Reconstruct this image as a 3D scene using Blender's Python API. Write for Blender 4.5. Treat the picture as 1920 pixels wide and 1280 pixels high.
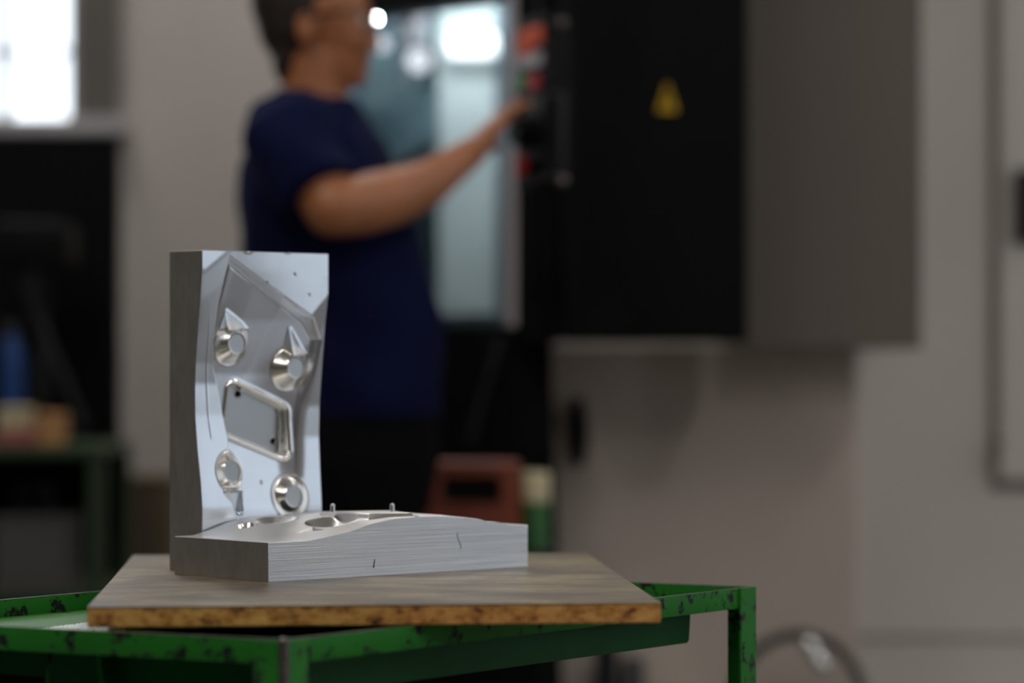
import bpy, bmesh, math, random
import numpy as np
from mathutils import Vector, Matrix
random.seed(7)
rng = np.random.default_rng(7)
scene = bpy.context.scene
C = scene.collection
for o in list(bpy.data.objects):
    bpy.data.objects.remove(o)

# ------------------------------------------------------------------ camera
F = 5800.0                      # focal length in pixels of the 1920 frame
CZ = 1.03                       # eye height
HOR = 684.0                     # horizon row
cam = bpy.data.cameras.new('camera')
camo = bpy.data.objects.new('camera', cam)
C.objects.link(camo)
camo.location = (0, 0, CZ)
camo.rotation_euler = (math.pi / 2, 0, 0)
cam.sensor_width = 36
cam.lens = 36 * F / 1920
cam.shift_y = (HOR - 640) / 1920
cam.clip_start = 0.05
cam.clip_end = 100
cam.dof.use_dof = True
cam.dof.focus_distance = 3.28
cam.dof.aperture_fstop = 2.3
cam.dof.aperture_blades = 0
scene.camera = camo

# ------------------------------------------------------------------ world + exposure
w = bpy.data.worlds.new('world')
scene.world = w
w.use_nodes = True
w.node_tree.nodes['Background'].inputs[0].default_value = (0.55, 0.62, 0.7, 1)
w.node_tree.nodes['Background'].inputs[1].default_value = 0.5
vs = scene.view_settings
vs.view_transform = 'Standard'
vs.look = 'None'
vs.exposure = 0.0
vs.gamma = 1.0
vs.use_curve_mapping = False
EM_WIN_RIGHT = 0.62
EM_WIN_BACK = 2.2
EM_CEIL = 28.0


def at(px, py, Y):
    return Vector(((px - 960) / F * Y, Y, CZ + (HOR - py) / F * Y))


# ------------------------------------------------------------------ materials
def srgb(r, g, b):
    f = lambda c: (c / 255 / 12.92) if c / 255 <= 0.04045 else ((c / 255 + 0.055) / 1.055) ** 2.4
    return (f(r), f(g), f(b), 1)


def mat(name, col, rough=0.5, metal=0.0, emit=None, es=0.0, noise=0.0, nscale=8.0, bump=0.0, bscale=60.0, spec=0.5, stretch=(1, 1, 1), trans=0.0, coat=0.0):
    m = bpy.data.materials.new(name)
    m.use_nodes = True
    nt = m.node_tree
    b = nt.nodes['Principled BSDF']
    b.inputs['Base Color'].default_value = col
    b.inputs['Roughness'].default_value = rough
    b.inputs['Metallic'].default_value = metal
    b.inputs['Specular IOR Level'].default_value = spec
    b.inputs['Transmission Weight'].default_value = trans
    b.inputs['Coat Weight'].default_value = coat
    if emit:
        b.inputs['Emission Color'].default_value = emit
        b.inputs['Emission Strength'].default_value = es
    if noise or bump:
        tc = nt.nodes.new('ShaderNodeTexCoord')
        mp = nt.nodes.new('ShaderNodeMapping')
        mp.inputs['Scale'].default_value = stretch
        nt.links.new(tc.outputs['Object'], mp.inputs['Vector'])
    if noise:
        n = nt.nodes.new('ShaderNodeTexNoise')
        n.inputs['Scale'].default_value = nscale
        n.inputs['Detail'].default_value = 6
        nt.links.new(mp.outputs[0], n.inputs['Vector'])
        r = nt.nodes.new('ShaderNodeValToRGB')
        r.color_ramp.elements[0].position = 0.3
        r.color_ramp.elements[1].position = 0.7
        r.color_ramp.elements[0].color = tuple(c * (1 - noise) for c in col[:3]) + (1,)
        r.color_ramp.elements[1].color = tuple(min(1, c * (1 + noise)) for c in col[:3]) + (1,)
        nt.links.new(n.outputs['Fac'], r.inputs[0])
        nt.links.new(r.outputs[0], b.inputs['Base Color'])
    if bump:
        n2 = nt.nodes.new('ShaderNodeTexNoise')
        n2.inputs['Scale'].default_value = bscale
        n2.inputs['Detail'].default_value = 4
        nt.links.new(mp.outputs[0], n2.inputs['Vector'])
        bp = nt.nodes.new('ShaderNodeBump')
        bp.inputs['Strength'].default_value = bump
        bp.inputs['Distance'].default_value = 0.002
        nt.links.new(n2.outputs['Fac'], bp.inputs['Height'])
        nt.links.new(bp.outputs[0], b.inputs['Normal'])
    return m


TH = math.radians(42.5)                    # heading of the mould blocks
E1 = Vector((math.cos(TH), math.sin(TH), 0))
E2 = Vector((-math.sin(TH), math.cos(TH), 0))


def alu(name, col, rough, streak=0.0, along=(1, 1, 1), bstr=0.1, rotz=0.0, rvar=0.08, cloud=0.06):
    """machined aluminium: fine streaks along one direction plus cloudy roughness"""
    m = bpy.data.materials.new(name)
    m.use_nodes = True
    nt = m.node_tree
    b = nt.nodes['Principled BSDF']
    b.inputs['Metallic'].default_value = 1
    tc = nt.nodes.new('ShaderNodeTexCoord')
    mp0 = nt.nodes.new('ShaderNodeMapping')
    mp0.inputs['Rotation'].default_value = (0, 0, rotz)
    nt.links.new(tc.outputs['Object'], mp0.inputs['Vector'])
    mp = nt.nodes.new('ShaderNodeMapping')
    mp.inputs['Scale'].default_value = along
    nt.links.new(mp0.outputs[0], mp.inputs['Vector'])
    n = nt.nodes.new('ShaderNodeTexNoise')
    n.inputs['Scale'].default_value = 1.0
    n.inputs['Detail'].default_value = 5
    n.inputs['Roughness'].default_value = 0.7
    nt.links.new(mp.outputs[0], n.inputs['Vector'])
    bp = nt.nodes.new('ShaderNodeBump')
    bp.inputs['Strength'].default_value = bstr
    bp.inputs['Distance'].default_value = 0.001
    nt.links.new(n.outputs['Fac'], bp.inputs['Height'])
    nt.links.new(bp.outputs[0], b.inputs['Normal'])
    c = nt.nodes.new('ShaderNodeTexNoise')
    c.inputs['Scale'].default_value = 22
    c.inputs['Detail'].default_value = 6
    nt.links.new(tc.outputs['Object'], c.inputs['Vector'])
    r = nt.nodes.new('ShaderNodeMapRange')
    r.inputs['To Min'].default_value = rough - rvar
    r.inputs['To Max'].default_value = rough + rvar
    nt.links.new(c.outputs['Fac'], r.inputs['Value'])
    nt.links.new(r.outputs[0], b.inputs['Roughness'])
    mx = nt.nodes.new('ShaderNodeMix')
    mx.data_type = 'RGBA'
    mx.inputs['A'].default_value = tuple(v * (1 - cloud - streak) for v in col[:3]) + (1,)
    mx.inputs['B'].default_value = tuple(min(1, v * (1 + cloud)) for v in col[:3]) + (1,)
    ad = nt.nodes.new('ShaderNodeMath')
    ad.operation = 'MULTIPLY_ADD'
    ad.inputs[1].default_value = 2.2 if streak else 0.0
    ad.inputs[2].default_value = -0.6 if streak else 0.5
    nt.links.new(n.outputs['Fac'], ad.inputs[0])
    nt.links.new(ad.outputs[0], mx.inputs['Factor'])
    nt.links.new(mx.outputs['Result'], b.inputs['Base Color'])
    return m


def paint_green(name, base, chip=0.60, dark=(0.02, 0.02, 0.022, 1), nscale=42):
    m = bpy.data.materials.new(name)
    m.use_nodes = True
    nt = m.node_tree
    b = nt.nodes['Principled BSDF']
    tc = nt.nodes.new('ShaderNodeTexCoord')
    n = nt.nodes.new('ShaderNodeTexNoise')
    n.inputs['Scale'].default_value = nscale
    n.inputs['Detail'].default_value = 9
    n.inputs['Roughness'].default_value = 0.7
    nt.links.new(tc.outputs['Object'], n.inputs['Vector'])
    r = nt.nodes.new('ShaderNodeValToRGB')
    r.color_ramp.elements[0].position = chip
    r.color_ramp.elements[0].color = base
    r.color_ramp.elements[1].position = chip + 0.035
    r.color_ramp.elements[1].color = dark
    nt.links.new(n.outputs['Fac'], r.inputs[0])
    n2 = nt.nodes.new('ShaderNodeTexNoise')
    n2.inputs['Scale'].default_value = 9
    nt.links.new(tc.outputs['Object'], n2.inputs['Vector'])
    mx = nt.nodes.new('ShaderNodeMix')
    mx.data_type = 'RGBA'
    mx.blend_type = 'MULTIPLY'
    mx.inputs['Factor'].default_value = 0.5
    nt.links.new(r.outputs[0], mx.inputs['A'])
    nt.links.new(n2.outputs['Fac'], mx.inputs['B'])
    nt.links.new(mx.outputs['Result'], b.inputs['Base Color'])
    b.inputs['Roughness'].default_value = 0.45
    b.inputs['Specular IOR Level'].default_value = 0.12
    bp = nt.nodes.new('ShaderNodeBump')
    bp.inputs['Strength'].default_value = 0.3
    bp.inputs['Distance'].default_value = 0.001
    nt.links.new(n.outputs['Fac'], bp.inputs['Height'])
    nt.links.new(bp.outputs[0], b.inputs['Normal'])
    return m


def ramp_mat(name, stops, scale, stretch=(1, 1, 1), rough=0.6, detail=8, bump=0.2, voronoi=False, rot=0.0, spec=0.4):
    m = bpy.data.materials.new(name)
    m.use_nodes = True
    nt = m.node_tree
    b = nt.nodes['Principled BSDF']
    b.inputs['Roughness'].default_value = rough
    b.inputs['Specular IOR Level'].default_value = spec
    tc = nt.nodes.new('ShaderNodeTexCoord')
    mp = nt.nodes.new('ShaderNodeMapping')
    mp.inputs['Scale'].default_value = stretch
    mp.inputs['Rotation'].default_value = (0, 0, rot)
    nt.links.new(tc.outputs['Object'], mp.inputs['Vector'])
    n = nt.nodes.new('ShaderNodeTexNoise')
    n.inputs['Scale'].default_value = scale
    n.inputs['Detail'].default_value = detail
    n.inputs['Roughness'].default_value = 0.65
    nt.links.new(mp.outputs[0], n.inputs['Vector'])
    r = nt.nodes.new('ShaderNodeValToRGB')
    cr = r.color_ramp
    while len(cr.elements) < len(stops):
        cr.elements.new(0.5)
    for e, (p, c) in zip(cr.elements, stops):
        e.position = p
        e.color = c
    nt.links.new(n.outputs['Fac'], r.inputs[0])
    nt.links.new(r.outputs[0], b.inputs['Base Color'])
    bp = nt.nodes.new('ShaderNodeBump')
    bp.inputs['Strength'].default_value = bump
    bp.inputs['Distance'].default_value = 0.001
    nt.links.new(n.outputs['Fac'], bp.inputs['Height'])
    nt.links.new(bp.outputs[0], b.inputs['Normal'])
    return m


M = {}
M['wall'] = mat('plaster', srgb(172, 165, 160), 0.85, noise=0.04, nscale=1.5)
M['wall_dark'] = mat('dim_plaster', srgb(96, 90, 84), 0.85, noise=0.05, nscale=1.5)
M['floor'] = mat('floor_paint', srgb(120, 116, 110), 0.5, noise=0.15, nscale=2)
M['ceiling'] = mat('ceiling_paint', srgb(205, 205, 202), 0.9)
M['black'] = mat('black_paint', srgb(7, 9, 10), 0.5, noise=0.1, spec=0.12)
M['black_matt'] = mat('black_plastic', srgb(12, 12, 13), 0.6, spec=0.15)
M['charcoal'] = mat('charcoal', srgb(38, 40, 42), 0.6, spec=0.3)
M['blind'] = mat('blind_fabric', srgb(92, 88, 84), 0.8)
M['taupe'] = mat('machine_taupe', srgb(192, 178, 167), 0.55, noise=0.04, nscale=2)
M['cover'] = mat('machine_cover', srgb(104, 95, 87), 0.55, noise=0.04, nscale=2)
M['cabinet'] = mat('cabinet_grey', srgb(212, 205, 197), 0.5, noise=0.03, nscale=2)
M['seam'] = mat('seam_gasket', srgb(135, 128, 120), 0.7)
M['frame_grey'] = mat('frame_grey', srgb(150, 150, 152), 0.5)
M['jamb'] = mat('jamb_aluminium', srgb(205, 196, 200), 0.5)
M['inner_white'] = mat('inner_white', srgb(206, 216, 216), 0.3)
M['inner_steel'] = mat('inner_steel', srgb(120, 140, 148), 0.3, metal=0.7, noise=0.2, nscale=5)
M['inner_teal'] = mat('inner_teal', srgb(128, 150, 156), 0.35, metal=0.2)
M['steel'] = mat('bright_steel', (0.75, 0.76, 0.78, 1), 0.22, metal=1)
M['nickel'] = mat('nickel', (0.95, 0.93, 0.9, 1), 0.14, metal=1)
M['white_em'] = mat('lamp_diffuser', (1, 1, 1, 1), 0.5, emit=(0.93, 0.98, 1, 1), es=9)
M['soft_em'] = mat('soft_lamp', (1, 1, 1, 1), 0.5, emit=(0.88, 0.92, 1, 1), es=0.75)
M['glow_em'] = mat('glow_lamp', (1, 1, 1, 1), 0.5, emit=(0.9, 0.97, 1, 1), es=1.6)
M['strip_em'] = mat('strip_lamp', (1, 1, 1, 1), 0.5, emit=(0.88, 0.97, 1, 1), es=80)
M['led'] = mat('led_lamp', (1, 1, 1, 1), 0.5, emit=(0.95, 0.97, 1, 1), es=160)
M['winpane'] = mat('daylight_pane', (0.8, 0.85, 0.9, 1), 0.4, emit=(0.84, 0.93, 1, 1), es=EM_WIN_BACK)
M['winright'] = mat('daylight_pane_side', (0.8, 0.85, 0.9, 1), 0.4, emit=(0.80, 0.9, 1, 1), es=EM_WIN_RIGHT)
M['ceil_em'] = mat('ceiling_diffuser', (1, 1, 1, 1), 0.5, emit=(1, 0.965, 0.925, 1), es=EM_CEIL)
M['yellow'] = mat('warning_yellow', srgb(205, 162, 5), 0.5)
M['orange'] = mat('orange_key', srgb(215, 84, 25), 0.5, spec=0.1)
M['red'] = mat('stop_red', srgb(200, 12, 18), 0.4, spec=0.1)
M['button_red'] = mat('button_red', srgb(190, 60, 75), 0.4, spec=0.1)
M['button_green'] = mat('button_green', srgb(40, 140, 80), 0.4, spec=0.1)
M['label_white'] = mat('label_white', srgb(170, 165, 170), 0.5)
M['skin'] = mat('skin', srgb(166, 105, 68), 0.5, noise=0.1, nscale=12)
M['navy'] = mat('navy_cotton', srgb(15, 21, 54), 0.95, spec=0.1, noise=0.15, nscale=7, bump=0.3, bscale=300)
M['pants'] = mat('black_trousers', srgb(6, 6, 7), 0.9, spec=0.1)
M['hair'] = mat('dark_hair', srgb(38, 28, 24), 0.6, noise=0.3, nscale=40, bump=0.6, bscale=120)
M['lens'] = mat('spectacle_lens', (1, 1, 1, 1), 0.02, trans=1.0)
M['eye'] = mat('eye_white', srgb(225, 220, 215), 0.2)
M['blue'] = mat('blue_plastic', srgb(24, 66, 130), 0.4)
M['wood'] = mat('pale_wood', srgb(190, 140, 90), 0.6, noise=0.15, nscale=10)
M['pink'] = mat('pink_card', srgb(165, 90, 92), 0.7)
M['cream'] = mat('cream_card', srgb(196, 184, 150), 0.7)
M['rust'] = mat('red_box_paint', srgb(132, 62, 40), 0.6, noise=0.15, nscale=8)
M['green_plain'] = mat('green_enamel', srgb(52, 104, 56), 0.5)
M['bench_green'] = mat('bench_green', srgb(44, 66, 40), 0.5)
M['grey_plastic'] = mat('grey_plastic', srgb(84, 82, 80), 0.6)
M['hose'] = mat('hose_rubber', srgb(44, 41, 38), 0.5)
M['brown_box'] = mat('brown_box', srgb(92, 80, 62), 0.8)
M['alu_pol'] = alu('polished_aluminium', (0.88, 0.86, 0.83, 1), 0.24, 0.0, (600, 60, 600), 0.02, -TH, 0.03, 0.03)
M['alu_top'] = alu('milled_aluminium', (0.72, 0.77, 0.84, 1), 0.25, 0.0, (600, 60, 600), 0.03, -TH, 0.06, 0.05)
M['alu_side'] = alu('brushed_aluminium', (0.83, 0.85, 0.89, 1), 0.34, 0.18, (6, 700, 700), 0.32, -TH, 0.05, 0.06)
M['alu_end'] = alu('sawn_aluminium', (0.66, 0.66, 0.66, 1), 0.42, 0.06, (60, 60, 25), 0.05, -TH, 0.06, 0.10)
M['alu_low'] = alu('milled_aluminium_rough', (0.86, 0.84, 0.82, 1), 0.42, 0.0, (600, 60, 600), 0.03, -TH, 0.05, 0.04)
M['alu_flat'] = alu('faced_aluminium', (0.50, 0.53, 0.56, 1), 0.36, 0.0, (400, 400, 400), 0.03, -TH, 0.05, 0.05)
M['bore'] = mat('bore', (0.02, 0.02, 0.02, 1), 0.6)  # shade inside the dowel holes, put into the colour
M['ink'] = mat('ink', (0.01, 0.01, 0.012, 1), 0.6)
M['scuff'] = mat('scuff', srgb(120, 122, 126), 0.6, metal=0.6)
M['green'] = paint_green('cart_green', (0.030, 0.235, 0.030, 1), 0.555)
M['green_worn'] = paint_green('post_green', (0.030, 0.235, 0.030, 1), 0.535, (0.03, 0.028, 0.03, 1))
M['green_tray'] = paint_green('tray_green', (0.055, 0.21, 0.035, 1), 0.60)
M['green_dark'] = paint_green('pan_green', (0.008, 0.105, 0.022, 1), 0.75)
M['bare'] = mat('bare_steel', srgb(120, 112, 110), 0.4, metal=0.8, noise=0.4, nscale=30)
M['dust'] = mat('pale_dust', srgb(228, 240, 240), 0.8)
M['board_top'] = ramp_mat('board_top', [(0.30, srgb(66, 58, 52)), (0.44, srgb(98, 86, 72)), (0.56, srgb(126, 112, 86)), (0.70, srgb(152, 136, 104))],
                          7.0, (1.0, 2.0, 1), 0.42, 14, 0.2, spec=0.4)
def speckle(m, scale, stretch, amt):
    nt = m.node_tree
    b = nt.nodes['Principled BSDF']
    src = b.inputs['Base Color'].links[0].from_socket
    tc = nt.nodes.new('ShaderNodeTexCoord')
    mp = nt.nodes.new('ShaderNodeMapping')
    mp.inputs['Scale'].default_value = stretch
    n = nt.nodes.new('ShaderNodeTexNoise')
    n.inputs['Scale'].default_value = scale
    n.inputs['Detail'].default_value = 8
    n.inputs['Roughness'].default_value = 0.8
    r = nt.nodes.new('ShaderNodeMapRange')
    r.inputs['From Min'].default_value = 0.35
    r.inputs['From Max'].default_value = 0.65
    r.inputs['To Min'].default_value = 1 - amt
    r.inputs['To Max'].default_value = 1 + amt
    mx = nt.nodes.new('ShaderNodeVectorMath')
    mx.operation = 'SCALE'
    nt.links.new(tc.outputs['Object'], mp.inputs['Vector'])
    nt.links.new(mp.outputs[0], n.inputs['Vector'])
    nt.links.new(n.outputs['Fac'], r.inputs['Value'])
    nt.links.new(src, mx.inputs[0])
    nt.links.new(r.outputs[0], mx.inputs['Scale'])
    nt.links.new(mx.outputs[0], b.inputs['Base Color'])


speckle(M['board_top'], 55, (1, 1.6, 1), 0.30)
M['board_edge'] = ramp_mat('board_edge', [(0.30, srgb(70, 40, 18)), (0.40, srgb(168, 112, 54)), (0.52, srgb(206, 150, 82)), (0.7, srgb(222, 172, 104))],
                           60.0, (1, 1, 1.6), 0.75, 6, 0.5)

# ------------------------------------------------------------------ object helpers
WORLD = {}


def wl(o):
    return WORLD.get(o.name, Vector((0, 0, 0))) if o else Vector((0, 0, 0))


def put(name, me, mats, parent=None, origin=None):
    o = bpy.data.objects.new(name, me)
    C.objects.link(o)
    for m in (mats if isinstance(mats, (list, tuple)) else [mats]):
        me.materials.append(m)
    if parent:
        o.parent = parent
        base = wl(parent)
        me.transform(Matrix.Translation(-base))
        WORLD[o.name] = base.copy()
    elif origin is not None:
        me.transform(Matrix.Translation(-origin))
        o.location = origin
        WORLD[o.name] = Vector(origin)
    return o


def tag(o, label, cat, group=None, kind=None):
    o['label'] = label
    o['category'] = cat
    if group:
        o['group'] = group
    if kind:
        o['kind'] = kind
    return o


def thing(name, loc, label, cat, group=None):
    o = bpy.data.objects.new(name, None)
    C.objects.link(o)
    o.location = loc
    o.empty_display_size = 0.05
    WORLD[o.name] = Vector(loc)
    return tag(o, label, cat, group)


def bm_mesh(bm, name, smooth=False, angle=35):
    bmesh.ops.recalc_face_normals(bm, faces=bm.faces)
    me = bpy.data.meshes.new(name)
    bm.to_mesh(me)
    bm.free()
    if smooth:
        me.shade_smooth()
        me.set_sharp_from_angle(angle=math.radians(angle))
    return me


class B:
    """collects shapes in world coordinates into one bmesh"""
    def __init__(s):
        s.bm = bmesh.new()

    def box(s, c, hx, hy, hz, bev=0.0):
        c = Vector(c)
        ax = Vector((hx, 0, 0)) if not isinstance(hx, Vector) else hx
        ay = Vector((0, hy, 0)) if not isinstance(hy, Vector) else hy
        az = Vector((0, 0, hz)) if not isinstance(hz, Vector) else hz
        t = bmesh.new()
        vs_ = [t.verts.new(c + ax * i + ay * j + az * k) for i in (-1, 1) for j in (-1, 1) for k in (-1, 1)]
        for f in ((0, 1, 3, 2), (4, 6, 7, 5), (0, 4, 5, 1), (2, 3, 7, 6), (0, 2, 6, 4), (1, 5, 7, 3)):
            t.faces.new([vs_[i] for i in f])
        bmesh.ops.recalc_face_normals(t, faces=t.faces)
        if bev:
            bmesh.ops.bevel(t, geom=list(t.edges), offset=bev, segments=2, profile=0.6, affect='EDGES')
        s.merge(t)
        return s

    def merge(s, t):
        me = bpy.data.meshes.new('tmp')
        t.to_mesh(me)
        t.free()
        s.bm.from_mesh(me)
        bpy.data.meshes.remove(me)

    def pbox(s, x0, x1, y0, y1, Y0, Y1, bev=0.004, Yref=None):
        """box between two depths whose front face covers pixels x0..x1, y0..y1"""
        Yr = Yref or Y0
        a = at(x0, y1, Yr)
        b = at(x1, y0, Yr)
        return s.box(((a.x + b.x) / 2, (Y0 + Y1) / 2, (a.z + b.z) / 2), (b.x - a.x) / 2, (Y1 - Y0) / 2, (b.z - a.z) / 2, bev)

    def prism(s, pts, d):
        """planar polygon pts extruded by vector d"""
        t = bmesh.new()
        a = [t.verts.new(p) for p in pts]
        b = [t.verts.new(Vector(p) + d) for p in pts]
        t.faces.new(a)
        t.faces.new(b[::-1])
        n = len(a)
        for i in range(n):
            t.faces.new((a[i], b[i], b[(i + 1) % n], a[(i + 1) % n]))
        bmesh.ops.recalc_face_normals(t, faces=t.faces)
        s.merge(t)
        return s

    def tube(s, pts, rad, seg=14, cap=True, squash=None, up=None, flat=False):
        """tube through pts with per-point radii; squash = (factor a, factor b)"""
        pts = [Vector(p) for p in pts]
        rad = list(rad) if isinstance(rad, (list, tuple)) else [rad] * len(pts)
        n = len(pts)
        tan = []
        for i in range(n):
            a = pts[max(0, i - 1)]
            b = pts[min(n - 1, i + 1)]
            tan.append((b - a).normalized())
        if cap and not flat:
            p0, r0, t0 = pts[0], rad[0], tan[0]
            p1, r1, t1 = pts[-1], rad[-1], tan[-1]
            pre = [(p0 - t0 * r0 * math.sin(x), r0 * math.cos(x)) for x in (1.45, 1.1, 0.75, 0.38)]
            post = [(p1 + t1 * r1 * math.sin(x), r1 * math.cos(x)) for x in (0.38, 0.75, 1.1, 1.45)]
            pts = [p for p, _ in pre] + pts + [p for p, _ in post]
            rad = [r for _, r in pre] + rad + [r for _, r in post]
            tan = [t0] * 4 + tan + [t1] * 4
        u = Vector(up) if up is not None else (Vector((0, 0, 1)) if abs(tan[0].z) < 0.9 else Vector((1, 0, 0)))
        t = bmesh.new()
        rings = []
        sa, sb = squash or (1, 1)
        for p, r, tg in zip(pts, rad, tan):
            x = (u - tg * u.dot(tg)).normalized()
            y = tg.cross(x)
            u = x
            rings.append([t.verts.new(p + (x * math.cos(2 * math.pi * k / seg) * sa + y * math.sin(2 * math.pi * k / seg) * sb) * r) for k in range(seg)])
        for a, b in zip(rings, rings[1:]):
            for k in range(seg):
                t.faces.new((a[k], a[(k + 1) % seg], b[(k + 1) % seg], b[k]))
        if cap:
            t.faces.new(rings[0][::-1])
            t.faces.new(rings[-1])
        bmesh.ops.recalc_face_normals(t, faces=t.faces)
        s.merge(t)
        return s

    def ball(s, c, rx, ry=None, rz=None, rot=None, seg=20):
        t = bmesh.new()
        bmesh.ops.create_uvsphere(t, u_segments=seg, v_segments=seg // 2 + 2, radius=1)
        m = Matrix.Diagonal((rx, ry or rx, rz or rx, 1))
        if rot is not None:
            m = Matrix.Rotation(rot, 4, 'Y') @ m
        bmesh.ops.transform(t, matrix=Matrix.Translation(c) @ m, verts=t.verts)
        s.merge(t)
        return s

    def rings(s, rr, seg=28):
        """loft of horizontal ellipses (cx, cy, z, rx, ry)"""
        t = bmesh.new()
        L = []
        for cx, cy, z, rx, ry in rr:
            L.append([t.verts.new((cx + rx * math.cos(2 * math.pi * k / seg), cy + ry * math.sin(2 * math.pi * k / seg), z)) for k in range(seg)])
        for a, b in zip(L, L[1:]):
            for k in range(seg):
                t.faces.new((a[k], a[(k + 1) % seg], b[(k + 1) % seg], b[k]))
        t.faces.new(L[0][::-1])
        t.faces.new(L[-1])
        bmesh.ops.recalc_face_normals(t, faces=t.faces)
        s.merge(t)
        return s

    def out(s, name, m, parent=None, smooth=False, angle=35, origin=None):
        me = bm_mesh(s.bm, name, smooth, angle)
        return put(name, me, m, parent, origin)


def organic(b, name, m, parent, voxel=0.007, smooth=6):
    """union of overlapping primitives turned into one continuous skin"""
    me = bm_mesh(b.bm, 'tmp')
    o = bpy.data.objects.new('tmp', me)
    C.objects.link(o)
    r = o.modifiers.new('r', 'REMESH')
    r.mode = 'VOXEL'
    r.voxel_size = voxel
    r.use_smooth_shade = True
    if smooth:
        sm = o.modifiers.new('s', 'SMOOTH')
        sm.iterations = smooth
        sm.factor = 0.5
    dg = bpy.context.evaluated_depsgraph_get()
    dg.update()
    ne = bpy.data.meshes.new_from_object(o.evaluated_get(dg))
    bpy.data.objects.remove(o)
    ne.shade_smooth()
    ne.name = name
    ne.materials.clear()
    return put(name, ne, m, parent)


# ------------------------------------------------------------------ the room
X0, X1, Y0, Y1, ZC = -4.2, 4.6, -3.2, 9.0, 4.2


def structure(b, name, m, parent=None):
    o = b.out(name, m, parent)
    if parent is None:
        o['kind'] = 'structure'
    return o


structure(B().box(((X0 + X1) / 2, (Y0 + Y1) / 2, -0.05), (X1 - X0) / 2, (Y1 - Y0) / 2, 0.05), 'floor', M['floor'])
structure(B().box(((X0 + X1) / 2, (Y0 + Y1) / 2, ZC + 0.05), (X1 - X0) / 2, (Y1 - Y0) / 2, 0.05), 'ceiling', M['ceiling'])
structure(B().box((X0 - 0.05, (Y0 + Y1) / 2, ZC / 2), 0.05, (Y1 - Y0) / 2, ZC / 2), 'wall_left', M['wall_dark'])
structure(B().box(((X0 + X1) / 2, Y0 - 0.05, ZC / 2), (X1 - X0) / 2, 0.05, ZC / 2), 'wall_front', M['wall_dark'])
# back wall with a window opening: pixels x < 142, y < 236 at the wall
wb = at(147, 224, Y1)
WX0, WZ0, WX1, WZ1 = -3.4, wb.z, wb.x, 3.3
b = B()
b.box(((X0 + WX0) / 2, Y1 + 0.06, ZC / 2), (WX0 - X0) / 2, 0.06, ZC / 2)
b.box(((WX1 + X1) / 2, Y1 + 0.06, ZC / 2), (X1 - WX1) / 2, 0.06, ZC / 2)
b.box(((WX0 + WX1) / 2, Y1 + 0.06, WZ0 / 2), (WX1 - WX0) / 2, 0.06, WZ0 / 2)
b.box(((WX0 + WX1) / 2, Y1 + 0.06, (ZC + WZ1) / 2), (WX1 - WX0) / 2, 0.06, (ZC - WZ1) / 2)
structure(b, 'wall_back', M['wall'])
win = bpy.data.objects.new('window_1', None)
C.objects.link(win)
win['kind'] = 'structure'
win.location = (WX1, Y1, WZ0)
WORLD[win.name] = Vector(win.location)
b = B()
for x in (WX0 + 0.02, WX0 + 0.45, WX0 + 0.95, at(8, 0, Y1).x, WX1 - 0.012):
    b.box((x, Y1 + 0.02, (WZ0 + WZ1) / 2), 0.018, 0.03, (WZ1 - WZ0) / 2, 0.004)
b.box(((WX0 + WX1) / 2, Y1 + 0.02, at(0, 96, Y1).z), (WX1 - WX0) / 2, 0.02, 0.008, 0.002)
b.box(((WX0 + WX1) / 2, Y1 + 0.02, WZ1 - 0.02), (WX1 - WX0) / 2, 0.03, 0.02, 0.004)
b.out('window_frame', M['frame_grey'], win)
b = B()
b.box(((WX0 + WX1) / 2, Y1 + 0.05, (WZ0 + WZ1) / 2), (WX1 - WX0) / 2, 0.003, (WZ1 - WZ0) / 2)
b.out('pane', M['winpane'], win)
b = B()
b.box(((WX0 + at(238, 0, 8.9).x) / 2, Y1 - 0.06, WZ0 - 0.022), (at(238, 0, 8.9).x - WX0) / 2, 0.07, 0.018, 0.004)
b.out('window_sill', M['label_white'], win)
# dark blind slats drawn to the side of the window
bl = thing('folded_blind', (WX1 + 0.05, Y1 - 0.05, WZ0), 'dark grey vertical blind bunched up beside the bright window', 'blind')
for i in range(5):
    px = 150 + i * 16
    p = at(px, 0, 8.94)
    B().box((p.x, Y1 - 0.05, (WZ0 + 3.3) / 2), 0.011, 0.022, (3.3 - WZ0) / 2 - 0.005, 0.002).out('slat', M['blind'], bl)

# right wall with a long band of daylight windows
b = B()
RY0, RY1, RZ0, RZ1 = 1.9, 6.6, 0.70, 3.6
b.box((X1 + 0.06, (Y0 + RY0) / 2, ZC / 2), 0.06, (RY0 - Y0) / 2, ZC / 2)
b.box((X1 + 0.06, (RY1 + Y1) / 2, ZC / 2), 0.06, (Y1 - RY1) / 2, ZC / 2)
b.box((X1 + 0.06, (RY0 + RY1) / 2, RZ0 / 2), 0.06, (RY1 - RY0) / 2, RZ0 / 2)
b.box((X1 + 0.06, (RY0 + RY1) / 2, (RZ1 + ZC) / 2), 0.06, (RY1 - RY0) / 2, (ZC - RZ1) / 2)
structure(b, 'wall_right', M['wall'])
w2 = bpy.data.objects.new('window_2', None)
C.objects.link(w2)
w2['kind'] = 'structure'
w2.location = (X1, RY0, RZ0)
WORLD[w2.name] = Vector(w2.location)
b = B()
nb = 3
for i in range(nb + 1):
    y = RY0 + (RY1 - RY0) * i / nb
    b.box((X1 + 0.03, y, (RZ0 + RZ1) / 2), 0.035, 0.04, (RZ1 - RZ0) / 2, 0.004)
for z in (RZ0 + 0.03, 2.5, RZ1 - 0.03):
    b.box((X1 + 0.03, (RY0 + RY1) / 2, z), 0.03, (RY1 - RY0) / 2, 0.03, 0.004)
b.out('window_frame', M['frame_grey'], w2)
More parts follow.
